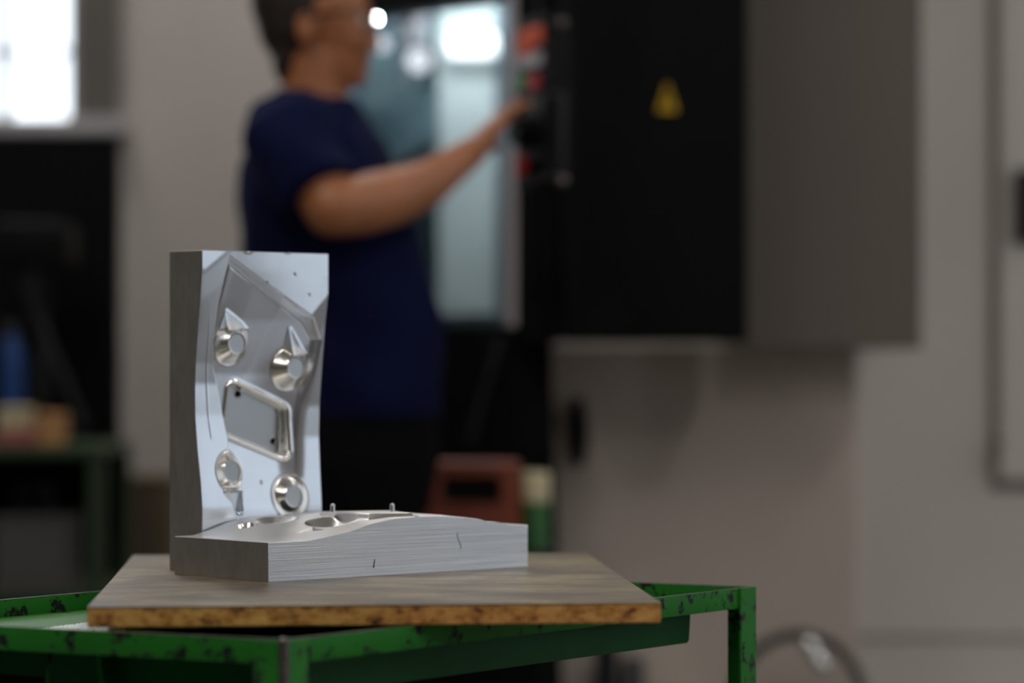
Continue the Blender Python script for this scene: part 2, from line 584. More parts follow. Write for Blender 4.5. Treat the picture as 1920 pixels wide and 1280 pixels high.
B().box((X1 + 0.08, (RY0 + RY1) / 2, (RZ0 + RZ1) / 2), 0.003, (RY1 - RY0) / 2, (RZ1 - RZ0) / 2).out('pane', M['winright'], w2)

# ceiling lamps; the ones labelled added are unseen fill lights
for (x, y, lab) in ((-1.6, 1.4, 'long ceiling lamp over the left bench side, nearest row'), (1.9, 1.4, 'long ceiling lamp on the window side, nearest row'),
                    (-1.3, 4.2, 'long ceiling lamp left of the machine operator'),
                    (-1.6, -1.5, 'long ceiling lamp behind the camera on the left'), (1.9, -1.5, 'long ceiling lamp behind the camera on the window side'),
                    (2.9, 4.6, 'long ceiling lamp beside the side windows'),
                    (0.2, 7.7, 'long ceiling lamp above and behind the machine'),
                    (-1.6, 7.4, 'long ceiling lamp near the back window')):
    t = thing('ceiling_lamp', (x, y, ZC), lab, 'lamp', 'ceiling lamps over the workshop')
    B().box((x, y, ZC - 0.03), 0.14, 0.75, 0.03, 0.005).out('housing', M['frame_grey'], t)
    B().box((x, y, ZC - 0.066), 0.12, 0.72, 0.005).out('diffuser', M['ceil_em'], t)

# ------------------------------------------------------------------ mould blocks
h = 0.23
BOARD_Z = CZ - h
Npt = Vector((-1.123 * h, F / 407 * h, BOARD_Z))
LEN, WID = 1.631 * h, 0.7258 * h


def hfblock(name, O, U, V, Nn, lu, lv, T, func, nu, nv, mats, parent, mask=None):
    """solid whose outer face is a height field: O + u U + v V + H(u,v) Nn; back face at -T Nn"""
    ch = 0.0005
    us = np.concatenate(([0], np.linspace(ch, lu - ch, nu - 2), [lu]))
    vs_ = np.concatenate(([0], np.linspace(ch, lv - ch, nv - 2), [lv]))
    uu, vv = np.meshgrid(us, vs_, indexing='ij')
    H = func(uu, vv)
    H[0, :] -= ch; H[-1, :] -= ch; H[1:-1, 0] -= ch; H[1:-1, -1] -= ch
    k = ch * 0.6
    for (i, j, su, sv) in ((0, 0, 1, 1), (0, -1, 1, -1), (-1, 0, -1, 1), (-1, -1, -1, -1)):
        uu[i, j] += k * su
        vv[i, j] += k * sv
    O, U, V, Nn = [np.array(a, dtype=float) for a in (O, U, V, Nn)]
    top = O + uu[..., None] * U + vv[..., None] * V + H[..., None] * Nn
    idx = np.arange(nu * nv).reshape(nu, nv)
    loop = [idx[i, 0] for i in range(nu)] + [idx[nu - 1, j] for j in range(1, nv)] + [idx[i, nv - 1] for i in range(nu - 2, -1, -1)] + [idx[0, j] for j in range(nv - 2, 0, -1)]
    tv = top.reshape(-1, 3)
    uf, vf = uu.reshape(-1), vv.reshape(-1)
    bot = O + uf[loop][:, None] * U + vf[loop][:, None] * V - T * Nn
    verts = np.concatenate((tv, bot))
    base = nu * nv
    q = np.stack((idx[:-1, :-1], idx[1:, :-1], idx[1:, 1:], idx[:-1, 1:]), -1).reshape(-1, 4)
    n = len(loop)
    loop = np.array(loop)
    side = np.stack((loop, base + np.arange(n), base + (np.arange(n) + 1) % n, np.roll(loop, -1)), -1)
    faces = [tuple(x) for x in q.tolist()] + [tuple(x) for x in side.tolist()] + [tuple(range(base + n - 1, base - 1, -1))]
    me = bpy.data.meshes.new(name)
    me.from_pydata(verts.tolist(), [], faces)
    mi = np.zeros(len(faces), dtype=np.int32)
    nq = len(q)
    # side material: 1 along the U runs, 2 along the V runs
    g = mi[:nq].reshape(nu - 1, nv - 1)
    g[0, :] = g[-1, :] = 3
    g[:, 0] = g[:, -1] = 3
    s = np.zeros(n, dtype=np.int32)
    s[:nu - 1] = 1
    s[nu - 1:nu + nv - 2] = 2
    s[nu + nv - 2:2 * nu + nv - 3] = 1
    s[2 * nu + nv - 3:] = 2
    mi[nq:nq + n] = s
    mi[-1] = 1
    if mask is not None:
        mk = mask(uu, vv)
        mi[:nq] = mk[:-1, :-1].reshape(-1)
    bm = bmesh.new()
    bm.from_mesh(me)
    bmesh.ops.recalc_face_normals(bm, faces=bm.faces)
    bm.to_mesh(me)
    bm.free()
    me.shade_smooth()
    o = put(name, me, mats, parent)
    me.polygons.foreach_set('material_index', mi)
    me.set_sharp_from_angle(angle=math.radians(32))
    me.update()
    return o


def S(x):
    x = np.clip(x, 0, 1)
    return x * x * (3 - 2 * x)


def sdpoly(px, py, poly):
    """signed distance, positive inside"""
    d = np.full(px.shape, 1e9)
    inside = np.zeros(px.shape, bool)
    n = len(poly)
    for i in range(n):
        x1, y1 = poly[i]
        x2, y2 = poly[(i + 1) % n]
        ex, ey = x2 - x1, y2 - y1
        t = np.clip(((px - x1) * ex + (py - y1) * ey) / (ex * ex + ey * ey), 0, 1)
        d = np.minimum(d, np.hypot(px - x1 - t * ex, py - y1 - t * ey))
        c = ((y1 > py) != (y2 > py)) & (px < (x2 - x1) * (py - y1) / (y2 - y1 + 1e-12) + x1)
        inside ^= c
    return np.where(inside, d, -d)


def smin(a, b, k):
    hh = np.clip(0.5 + 0.5 * (b - a) / k, 0, 1)
    return b * (1 - hh) + a * hh - k * hh * (1 - hh)


# --- upright half: face coordinates converted to photo pixels at zero recess
UP0 = Vector((-1.6136 * h, 14.786 * h, 0)) + E1 * 0.1774 * h + E2 * 0.004
UPW = (0.9616 - 0.1774) * h
UPH = 1.555 * h
UPT = 0.2636 * h


def pocket_sd(p, q):
    """rounded parallelogram: distance to an inset outline plus the corner radius"""
    pts = [Vector((a / 0.8, c)) for a, c in PKT]
    rad = 13.0
    out = []
    for i in range(4):
        a, b_, c = pts[i - 1], pts[i], pts[(i + 1) % 4]
        d1, d2 = (b_ - a).normalized(), (c - b_).normalized()
        n1, n2 = Vector((-d1.y, d1.x)), Vector((-d2.y, d2.x))
        m = (n1 + n2).normalized()
        out.append(tuple(b_ + m * rad / max(0.3, m.dot(n1))))
    return sdpoly(p / 0.8, q, out) + rad


def upright_mask(u, v):
    X = UP0.x + u * E1.x
    Y = UP0.y + u * E1.y
    p = 960 + F * X / Y
    q = HOR - F * (BOARD_Z + v - CZ) / Y
    m = np.full(u.shape, 0, np.int32)
    for (pc, qc) in BOSS:
        d = np.hypot((p - pc) / 0.8, q - qc)
        m[(d > 20) & (d < 41)] = 3
        m[d <= 20] = 4
    s2 = pocket_sd(p, q)
    m[(s2 > -7) & (s2 <= 6)] = 3
    m[s2 > 6] = 4
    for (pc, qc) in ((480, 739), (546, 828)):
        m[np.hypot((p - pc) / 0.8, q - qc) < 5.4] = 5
    return m


BOSS = ((452, 643), (563, 689), (443, 884), (559, 931))
PKT = [(457, 714), (561, 764), (563, 861), (446, 812)]


def upright_height(u, v):
    X = UP0.x + u * E1.x
    Y = UP0.y + u * E1.y
    p = 960 + F * X / Y
    q = HOR - F * (BOARD_Z + v - CZ) / Y
    ql = np.array
    def prof(pts, x):
        a = np.array(pts, float)
        xs = np.linspace(a[0, 0], a[-1, 0], 400)
        ys = np.interp(xs, a[:, 0], a[:, 1])
        ker = np.hanning(13); ker /= ker.sum()
        ys = np.convolve(np.pad(ys, 6, mode='edge'), ker, 'valid')
        return np.interp(x, xs, ys)
    RL = prof([(440, 0), (505, 0), (510, 0.6), (560, 3.5), (620, 8), (680, 12), (720, 13.5), (780, 13), (840, 9), (900, 3), (950, 0), (1100, 0)], q + np.clip(p - 385, 0, 60) * 0.85 * (1 - S((q - 520) / 160)))
    sh = np.clip(620 - p, 0, 60) * 1.25 * (1 - S((q - 600) / 160))
    RR = prof([(440, 0), (548, 0), (552, 0.7), (600, 5.5), (680, 11), (760, 16), (820, 17), (880, 15), (950, 12), (1100, 12)], q - sh)
    wgt = S((p - 383) / 237)
    A = RL * (1 - wgt) + RR * wgt
    cav = [(432, 478), (592, 596), (612, 636), (607, 680), (603, 740), (604, 860), (596, 930), (580, 1000), (570, 1100), (470, 1100), (456, 1000),
           (438, 950), (428, 890), (438, 828), (424, 740), (412, 690), (409, 640), (414, 575), (424, 518)]
    sd = sdpoly(p, q, cav)
    Bc = prof([(440, 9), (500, 13), (600, 20), (700, 25), (790, 27), (880, 22), (950, 14), (1000, 12), (1100, 12)], q)
    wdt = 9 + 5 * S((q - 600) / 200) + 40 * S((q - 660) / 160) * S((p - 540) / 60)
    Bc = A + (Bc - A) * (1 - 0.85 * S((q - 680) / 110) * S((p - 540) / 60))
    R = A + (np.maximum(Bc, A) - A) * S(sd / wdt)
    # facets milled on the cavity floor
    inside = S(sd / 14)
    f1 = np.clip((p - 515) * 0.75 + (q - 640) * 0.35, 0, 60)
    R += -0.10 * f1 * inside * (1 - S((q - 640) / 120))
    f2 = np.clip((470 - p) + (620 - q) * 0.25, 0, 50)
    R += -0.08 * f2 * inside * (1 - S((q - 560) / 120))
    # thin edge line left of the cavity
    ln = np.interp(q, [690, 780, 830], [400, 404, 408])
    R += -0.35 * np.exp(-((ln - p) / 1.3) ** 2) * S((q - 560) / 60) * (1 - S((q - 815) / 15)) * S((p - 385) / 8)
    # pocket for the insert plate
    s2r = pocket_sd(p, q)
    R += -1.9 * np.exp(-((s2r + 4) / 4.0) ** 2)
    flat = S((s2r + 0.5) / 7)
    R = R * (1 - flat) + 34 * flat
    # conical bosses
    for (pc, qc, k) in ((452, 643, 0.78), (563, 689, 0.72), (443, 884, 0.80), (559, 931, 0.74)):
        d = np.hypot((p - pc) / 0.8, q - qc)
        Rd = 8.0
        cone = Rd + np.maximum(0, d - 20.5) * k
        cone = cone + 0.6 * np.exp(-((d - 20) / 1.6) ** 2) * -1
        if qc == 884:
            R = R + np.maximum(0, 20.0 - R) * S((40 - d) / 4)
        R += -0.5 * np.exp(-((d - 41) / 1.6) ** 2)
        R = smin(R, cone, 2.0)
    # wedge fins above the two upper bosses
    for (pc, q0, q1, top) in ((438, 578, 616, 20.0), (559, 612, 665, 22.0)):
        ridge = np.interp(q, [q0, q1], [top - 4, 9.0])
        dl = np.where(p < pc, (pc - p) * 1.05, np.maximum(0, p - pc - 4) * (0.27 if pc < 500 else 0.27))
        fin = ridge + dl + np.maximum(0, q0 - q) * 1.2 + np.maximum(0, q - q1) * 1.0
        R = smin(R, fin, 1.2)
    # small step and triangular land under the lower left boss
    s3 = sdpoly(p / 0.8, q, [(426 / 0.8, 922), (468 / 0.8, 922), (466 / 0.8, 960), (460 / 0.8, 960)])
    R = R + np.maximum(0, 19 - R) * S((s3 + 1) / 3)
    R += -1.2 * np.exp(-((s3 + 3) / 1.6) ** 2) * S((q - 905) / 10)
    s4 = sdpoly(p / 0.8, q, [(424 / 0.8, 911), (464 / 0.8, 911), (464 / 0.8, 915), (424 / 0.8, 915)])
    R = R + (10 - R) * S((s4 + 3) / 4)
    # dowel holes in the pocket floor
    for (pc, qc) in ((480, 739), (546, 828)):
        d = np.hypot((p - pc) / 0.8, q - qc)
        R += -0.8 * np.exp(-((d - 6.2) / 1.5) ** 2)
        R += 12 * S((5.6 - d) / 1.4)
    # tiny burrs at the top edge
    for pc in (467, 541):
        R += -2.2 * np.exp(-(((p - pc) / 5) ** 2 + ((q - 471) / 2.5) ** 2))
    # soft clamp wall transitions + dings
    for (pc, qc, r) in ((553, 515, 1.6), (580, 553, 1.4), (508, 905, 2.2), (503, 530, 1.2)):
        R += 0.8 * np.exp(-(((p - pc) / r) ** 2 + ((q - qc) / (r * 1.5)) ** 2))
    return -R * 0.001 * 1.0


up = thing('mould_half', UP0 + Vector((0, 0, BOARD_Z)) + E1 * UPW / 2, 'upright aluminium mould half with conical bosses, standing on end on the board', 'mould')
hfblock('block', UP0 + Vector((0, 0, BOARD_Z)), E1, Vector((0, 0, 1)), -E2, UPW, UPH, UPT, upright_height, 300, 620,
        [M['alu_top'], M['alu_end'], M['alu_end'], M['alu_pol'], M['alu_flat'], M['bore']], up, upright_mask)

# --- lying half
NS = [(503, 1017), (540, 1015.8), (577.6, 1013.2), (607, 1007), (656, 995.6), (697, 981), (742, 971), (787, 967.6), (825, 967), (862, 968.6), (900, 973), (911, 977.6), (926, 977.8), (952, 982.4), (990, 983.8)]
pa, pz = [], []
for (px, py) in NS:
    r = (px - 960) / F
    t_ = (r * Npt.y - Npt.x) / (E1.x - r * E1.y)
    Y = Npt.y + t_ * E1.y
    pa.append(t_)
    pz.append(CZ + (HOR - py) / F * Y - BOARD_Z)
pa[0] = 0
pa = np.array(pa); pz = np.array(pz)
TB = pz[0]


BOWL = ((0.585, 0.26, 0.128, 0.055, 12), (0.46, 0.55, 0.115, 0.055, 11), (0.30, 0.55, 0.05, 0.03, 6), (1.22, 0.27, 0.12, 0.055, 12), (1.12, 0.52, 0.115, 0.055, 12))
PLATE = [(0.70, 0.12), (0.90, 0.02), (1.01, 0.30), (0.67, 0.46)]


def lower_mask(a, b):
    m = np.zeros(a.shape, np.int32)
    for (ca, cb, r0, r1, dep) in BOWL:
        d = np.hypot(a - ca * h, b - cb * h)
        m[(d < r0 * h) & (d > r1 * h)] = 3
    s2 = sdpoly(a / h, b / h, PLATE) + 0.02
    m[(s2 > -0.01) & (s2 < 0.035)] = 3
    return m


def lower_height(a, b):
    def sm(x, xs, ys, w):
        g = np.linspace(-0.02, LEN + 0.02, 1200)
        y = np.interp(g, xs, ys)
        ker = np.hanning(w); ker /= ker.sum()
        y = np.convolve(np.pad(y, w // 2, mode='edge'), ker, 'valid')
        return np.interp(x, g, y[:len(g)])
    near = sm(a, pa, pz, 41)
    fa = np.array([0, 0.11, 0.20, 0.32, 0.48, 0.75, 0.95, 1.2, 1.45, 1.631]) * h
    fz = np.array([TB / h, TB / h + 0.0, TB / h + 0.022, 0.238, 0.256, 0.266, 0.27, 0.262, 0.225, 0.208]) * h
    far = sm(a, fa, fz, 61)
    t = S(b / WID * 1.1)
    z = near * (1 - t) + far * t
    # crowned middle
    z += 0.0010 * np.sin(np.pi * np.clip(b / WID, 0, 1)) * S((a - 0.08 * h) / (0.5 * h)) * (1 - S((a - 1.2 * h) / (0.3 * h)))
    # near-side fillet line
    mm = 0.001
    for (ca, cb, r0, r1, dep) in BOWL:
        d = np.hypot(a - ca * h, b - cb * h)
        k = dep * mm / ((r0 - r1) * h)
        bowl = z - np.clip((r0 * h - d) * k, 0, dep * mm) + 0.0005 * np.exp(-((d - r0 * h) / 0.0012) ** 2)
        z = bowl
    # triangular notch by the first bowl
    s3 = sdpoly(a / h, b / h, [(0.33, 0.20), (0.46, 0.15), (0.46, 0.25)])
    z = z - 0.006 * S((s3) / 0.02)
    # raised insert plate
    s2 = sdpoly(a / h, b / h, PLATE) + 0.01
    plate = 0.289 * h
    k = S(s2 / 0.025)
    z = z * (1 - k) + plate * k
    z -= 0.0025 * S((s2 - 0.055) / 0.012) * S((0.105 - s2) / 0.012) * 0
    return z


lo = thing('mould_half', Npt + E1 * LEN / 2 + E2 * WID / 2, 'low aluminium mould half lying flat on the board with two dowel pins', 'mould')
hfblock('block', Npt, E1, E2, Vector((0, 0, 1)), LEN, WID, 0.0, lower_height, 520, 240,
        [M['alu_low'], M['alu_side'], M['alu_end'], M['alu_pol']], lo, lower_mask)
for (ca, cb) in ((0.70, 0.39), (0.93, 0.215)):
    c = Npt + E1 * ca * h + E2 * cb * h
    z0 = BOARD_Z + 0.289 * h - 0.002
    b = B()
    b.tube([(c.x, c.y, z0), (c.x, c.y, z0 + 0.0095), (c.x, c.y, z0 + 0.0108)], [0.0026, 0.0026, 0.0019], 20, True, flat=True)
    b.out('dowel_pin', M['steel'], lo, True, 40)
# ink stroke and scuffs on the long side
b = B()
def onside(px, py, off=0.0001):
    r = (px - 960) / F
    t_ = (r * Npt.y - Npt.x) / (E1.x - r * E1.y)
    P = Npt + E1 * t_ - E2 * off
    return Vector((P.x, P.y, CZ + (HOR - py) / F * P.y))
ptsI = [(702.5, 1048, .7), (702, 1053, .9), (701, 1059, 1.0), (700.3, 1064, 1.5)]
for (a_, b_) in zip(ptsI, ptsI[1:]):
    q4 = [onside(a_[0] - a_[2], a_[1], 0.0), onside(a_[0] + a_[2], a_[1], 0.0), onside(b_[0] + b_[2], b_[1], 0.0), onside(b_[0] - b_[2], b_[1], 0.0)]
    b.prism(q4, -E2 * 0.00015)
b.out('ink_mark', M['ink'], lo)
b = B()
ptsI = [(857, 998, .4), (858, 1008, .7), (861, 1015, .8), (864, 1022, .8), (864, 1029, .4)]
for (a_, b_) in zip(ptsI, ptsI[1:]):
    q4 = [onside(a_[0] - a_[2], a_[1], 0.0), onside(a_[0] + a_[2], a_[1], 0.0), onside(b_[0] + b_[2], b_[1], 0.0), onside(b_[0] - b_[2], b_[1], 0.0)]
    b.prism(q4, -E2 * 0.0001)
b.out('scuff_mark', M['scuff'], lo)

# ------------------------------------------------------------------ chipboard panel
BT = 0.0197


def onplane(px, py, z):
    Y = F * (CZ - z) / (py - HOR)
    return Vector(((px - 960) / F * Y, Y, z))


fl, fr, br, blc = [onplane(px, py, BOARD_Z - 0.0002) for px, py in ((163, 1138), (1240, 1129.5), (1099, 1036), (250, 1040))]
pan = thing('chipboard_panel', (fl + br) / 2 - Vector((0, 0, BT)), 'worn brown chipboard panel laid across the green cart', 'board')
b = B()
cen = (fl + br) / 2
core = [p + (cen - p).normalized() * 0.0004 - Vector((0, 0, 0.0008)) for p in (fl, fr, br, blc)]
b.prism(core, Vector((0, 0, -BT + 0.0008)))
bmesh.ops.subdivide_edges(b.bm, edges=b.bm.edges[:], cuts=0)
bv = [e for e in b.bm.edges]
bmesh.ops.bevel(b.bm, geom=bv, offset=0.0012, segments=2, affect='EDGES')
b.out('core', M['board_edge'], pan, True)
# laminate skin with slightly chipped front rim
top_pts = []
corner = [fl, fr, br, blc]
for i in range(4):
    a_, c_ = corner[i], corner[(i + 1) % 4]
    n_ = 60
    for k in range(n_):
        p = a_.lerp(c_, k / n_)
        j = 0.0
        if i == 0 and k and rng.random() < 0.16:
            j = rng.random() * 0.0016
        elif k and rng.random() < 0.08:
            j = rng.random() * 0.001
        top_pts.append(p + (cen - p).normalized() * j)
B().prism(top_pts, Vector((0, 0, -0.0009))).out('laminate', M['board_top'], pan)

# ------------------------------------------------------------------ green cart
RIMZ = BOARD_Z - BT - 0.0006
HR = CZ - RIMZ
def rimp(px, py):
    return onplane(px, py, RIMZ)
c0 = rimp(532, 1200)
c1 = rimp(1412, 1100)
pl_ = rimp(0, 1174)
dl_ = (pl_ - c0).normalized()
c3 = c0 + dl_ * 0.56
c2 = c1 + dl_ * 0.56
cart = thing('workshop_cart', Vector(((c0.x + c2.x) / 2, (c0.y + c2.y) / 2, 0)), 'green painted angle-iron workshop cart under the chipboard panel', 'cart')
cc = (c0 + c2) / 2
up_ = Vector((0, 0, 1))


def angle_rim(a_, c_, hgt=0.0225, wd=0.012, th=0.003):
    d = (c_ - a_).normalized()
    inn = Vector((-d.y, d.x, 0))
    if inn.dot(cc - a_) < 0:
        inn = -inn
    b = B()
    m = (a_ + c_) / 2
    L_ = (c_ - a_).length / 2
    b.box(m + inn * th / 2 - up_ * hgt / 2, d * L_, inn * th / 2, up_ * hgt / 2, 0.0007)
    b.box(m + inn * (wd / 2 + th) - up_ * (hgt - th / 2), d * (L_ - 0.004), inn * wd / 2, up_ * th / 2, 0.0006)
    return b


for a_, c_ in ((c0, c1), (c1, c2), (c2, c3), (c3, c0)):
    o = angle_rim(a_, c_).out('rim', M['green'], cart, True)
    # worn bare top edge
    d = (c_ - a_).normalized()
    inn = Vector((-d.y, d.x, 0))
    if inn.dot(cc - a_) < 0:
        inn = -inn
    B().box((a_ + c_) / 2 + inn * 0.0015 + up_ * 0.0002, d * ((c_ - a_).length / 2 - 0.001), inn * 0.0014, up_ * 0.0003).out('worn_edge', M['bare'], o)
trayz = RIMZ - 0.0185
b = B()
ins = lambda p, k: p + (cc - p).normalized() * k
b.prism([Vector((p.x, p.y, trayz)) for p in (ins(c0, .004), ins(c1, .004), ins(c2, .004), ins(c3, .004))], -up_ * 0.0015)
b.out('tray_floor', M['green_tray'], cart)
# corner posts, outward L-sections
for i, (c_, n1, n2) in enumerate(((c0, c1, c3), (c1, c0, c2), (c2, c1, c3), (c3, c2, c0))):
    b = B()
    for n_ in (n1, n2):
        d = (n_ - c_).normalized()
        inn = Vector((-d.y, d.x, 0))
        if inn.dot(cc - c_) < 0:
            inn = -inn
        ztop = RIMZ + 0.0006 if i in (1,) else RIMZ - 0.001
        b.box(Vector((c_.x, c_.y, ztop / 2 + 0.04)) + d * 0.0148 - inn * 0.0016, d * 0.0165, inn * 0.0016, up_ * (ztop / 2 - 0.04), 0.0006)
    o = b.out('post', M['green_worn'], cart, True)
    if i == 0:
        B().tube([Vector((c_.x, c_.y, 0.1)) - (cc - c_).normalized() * 0.0009, Vector((c_.x, c_.y, RIMZ - 0.002)) - (cc - c_).normalized() * 0.0009], 0.0050, 8).out('worn_edge', M['bare'], o, True)
    b = B()
    B().tube([Vector((c_.x, c_.y, 0.085)), Vector((c_.x, c_.y, 0.055))], 0.012, 12, flat=True).out('caster_stem', M['bare'], o, True)
    B().tube([Vector((c_.x, c_.y - 0.014, 0.04)), Vector((c_.x, c_.y + 0.014, 0.04))], 0.04, 24, flat=True).out('caster_wheel', M['black_matt'], o, True)
# deep pan hung under the right-hand rim
d = (c1 - c0).normalized()
inn = Vector((-d.y, d.x, 0))
b = B()
pa0 = c0 + d * 0.05 + inn * 0.030
pa1 = c1 - d * 0.085 + inn * 0.030
zt, zb = RIMZ - 0.023, RIMZ - 0.058
b.prism([Vector((pa0.x, pa0.y, zt)), Vector((pa1.x, pa1.y, zt)), Vector((pa1.x, pa1.y, zb + 0.003)) - d * 0.003, Vector((pa1.x, pa1.y, zb)) - d * 0.007, Vector((pa0.x, pa0.y, zb))], inn * 0.38)
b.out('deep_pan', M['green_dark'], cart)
# flared bracket under the left-hand rim
d3 = dl_
in3 = Vector((-d3.y, d3.x, 0))
if in3.dot(cc - c0) < 0:
    in3 = -in3
b = B()
ctr = c0 + d3 * 0.276 + in3 * 0.06
zt2 = RIMZ - 0.024
b.prism([Vector((ctr.x, ctr.y, zt2)) - d3 * 0.028, Vector((ctr.x, ctr.y, zt2)) + d3 * 0.028, Vector((ctr.x, ctr.y, zt2 - 0.12)) + d3 * 0.042, Vector((ctr.x, ctr.y, zt2 - 0.12)) - d3 * 0.042], in3 * 0.03)
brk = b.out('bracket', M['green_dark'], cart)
for sg_ in (-1, 1):
    B().tube([Vector((ctr.x, ctr.y, zt2)) + d3 * 0.028 * sg_, Vector((ctr.x, ctr.y, zt2 - 0.12)) + d3 * 0.042 * sg_], 0.0022, 8, flat=True).out('flange', M['green'], brk, True)
b = B()
b.prism([Vector((p.x, p.y, 0.24)) for p in (ins(c0, .006), ins(c1, .006), ins(c2, .006), ins(c3, .006))], up_ * 0.002)
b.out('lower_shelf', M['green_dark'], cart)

# pale dust on the tray
tri = []
bm = bmesh.new()
for i in range(2600):
    px = 20 + 200 * (1 - abs(rng.random() - rng.random()))
    px = 20 + rng.random() * 215
    f_ = (px - 20) / 200
    ylo = 1182 + 7 * f_
    yhi = 1182 - 22 * min(1, f_ * 1.2)
    py = ylo + (yhi - ylo) * rng.random() ** 0.8
    P = onplane(px, py + 4, trayz + 0.0001)
    s_ = 0.0008 + 0.0014 * rng.random()
    an = rng.random() * 6.28
    v_ = [bm.verts.new(P + Vector((math.cos(an + k * 2.09) * s_, math.sin(an + k * 2.09) * s_ * 1.6, 0))) for k in range(3)]
    t_ = bm.verts.new(P + Vector((0, 0, s_ * 0.6)))
    for k in range(3):
        bm.faces.new((v_[k], v_[(k + 1) % 3], t_))
    bm.faces.new(v_[::-1])
du = put('metal_dust', bm_mesh(bm, 'metal_dust'), M['dust'])
tag(du, 'scattered pale metal dust lying on the green tray at the left', 'dust', kind='stuff')

# ------------------------------------------------------------------ milling machine
MY = 6.35
mach = thing('milling_machine', (at(1100, 0, MY).x, 7.0, 0), 'large black and grey machining centre behind the operator', 'machine')
# black front door
B().pbox(1052, 1403, -700, 641, 6.02, 6.30, 0.01).out('sliding_door', M['black'], mach)
# side cover in grey
B().pbox(1396, 1728, -700, 652, 6.32, 7.15, 0.006).out('side_cover', M['cover'], mach)
# lower body
b = B()
a_, c_ = at(1000, 648, 6.5), at(1606, 648, 6.5)
b.box(((a_.x + c_.x) / 2, 6.8, c_.z / 2 + 0.02), (c_.x - a_.x) / 2, 0.3, c_.z / 2 - 0.02, 0.006)
b.out('lower_body', M['taupe'], mach)
# black column with the jamb
b = B()
b.pbox(968, 1060, -700, 640, 6.14, 6.9, 0.004)
b.out('door_column', M['black'], mach)
B().pbox(951, 969, -700, 612, 6.20, 6.9, 0.003).out('jamb', M['jamb'], mach)
# black front skirt
b = B()
z1 = at(0, 612, 6.25).z
xa, xb, xc = at(640, 0, 6.25).x, at(1034, 0, 6.25).x, at(1066, 0, 6.25).x
b.prism([(xa, 6.25, 0.02), (xc, 6.25, 0.02), (xb, 6.25, z1 - 0.03), (xb, 6.25, z1), (xa, 6.25, z1)], Vector((0, 0.7, 0)))
b.out('front_skirt', M['black'], mach)
b = B()
b.tube([at(938, 640, 6.24), at(905, 740, 6.22), at(880, 830, 6.22)], 0.006, 8)
b.out('cable', M['charcoal'], mach, True)
# header beam, slightly tilted
b = B()
p1, p2 = at(560, 46, 6.22), at(965, -6, 6.22)
b.prism([p1, p2, p2 + up_ * 0.35, p1 + up_ * 0.35], Vector((0, 0.12, 0)))
b.out('header_beam', M['black'], mach)
# work chamber: bright lining
xl = at(655, 0, MY).x
xr = at(953, 0, MY).x
zb_, zt_ = z1, 2.1
b = B()
b.box(((xl + xr) / 2, 7.25, (zb_ + zt_) / 2), (xr - xl) / 2, 0.01, (zt_ - zb_) / 2)
b.out('chamber_back', M['inner_teal'], mach)
B().box((xl - 0.01, 6.78, (zb_ + zt_) / 2), 0.01, 0.46, (zt_ - zb_) / 2).out('chamber_side', M['inner_steel'], mach)
B().box(((xl + xr) / 2, 6.78, zt_), (xr - xl) / 2, 0.46, 0.01).out('chamber_roof', M['inner_white'], mach)
B().box(((xl + xr) / 2, 6.78, zb_ - 0.01), (xr - xl) / 2, 0.46, 0.01).out('chamber_floor', M['inner_steel'], mach)
# white guard panel, right half of the chamber
b = B()
b.pbox(822, 930, -200, 590, 6.95, 6.99, 0.004)
b.out('guard_panel', M['inner_white'], mach)
B().pbox(932, 956, -200, 600, 6.7, 6.98, 0.004).out('guard_edge', M['inner_steel'], mach)
# slanted steel covers, left half of the chamber
b = B()
b.prism([at(660, 220, 7.0), at(822, 170, 7.0), at(822, 250, 6.8), at(660, 330, 6.8)], Vector((0, 0.02, 0.01)))
b.out('way_cover', M['inner_steel'], mach)
b = B()
b.prism([at(660, 330, 6.8), at(822, 250, 6.8), at(822, 420, 6.95), at(660, 470, 6.95)], Vector((0, 0.02, -0.01)))
b.out('way_cover', M['inner_teal'], mach)
# spindle head with nose and tool
b = B()
s0 = at(762, 0, 6.75)
zt1 = at(0, 40, 6.75).z
b.tube([(s0.x, 6.75, 2.0), (s0.x, 6.75, zt1)], [0.075, 0.075], 32, flat=True)
b.tube([(s0.x, 6.75, zt1), (s0.x, 6.75, zt1 - 0.05), (s0.x + 0.0, 6.75, zt1 - 0.06)], [0.055, 0.05, 0.03], 32, flat=True)
b.tube([(s0.x, 6.75, zt1 - 0.06), (s0.x, 6.75, zt1 - 0.13)], [0.022, 0.015], 24, flat=True)
b.out('spindle', M['steel'], mach, True)
# glowing shapes added for panel glare, spindle highlights and chamber fill light
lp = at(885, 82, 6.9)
B().box((lp.x, 6.92, lp.z), 0.055, 0.02, 0.026, 0.015).out('chamber_lamp', M['glow_em'], mach)  # glowing block stands in for the bright reflection on the guard panel
B().box((at(840, 0, 6.65).x, 6.65, zt_ - 0.10), 0.12, 0.03, 0.015, 0.005).out('chamber_lamp', M['strip_em'], mach)  # unseen strip added to brighten the chamber
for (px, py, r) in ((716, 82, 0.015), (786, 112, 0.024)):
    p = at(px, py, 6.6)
    B().tube([p + Vector((0, 0.02, 0)), p], [r, r], 24, flat=True).out('chamber_lamp', M['soft_em'], mach, True)  # glowing discs stand in for highlights on the spindle metal
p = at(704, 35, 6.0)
B().ball(p, 0.0045).out('lamp_bulb', M['led'], mach, True)  # glowing bead stands in for a glint on the glasses
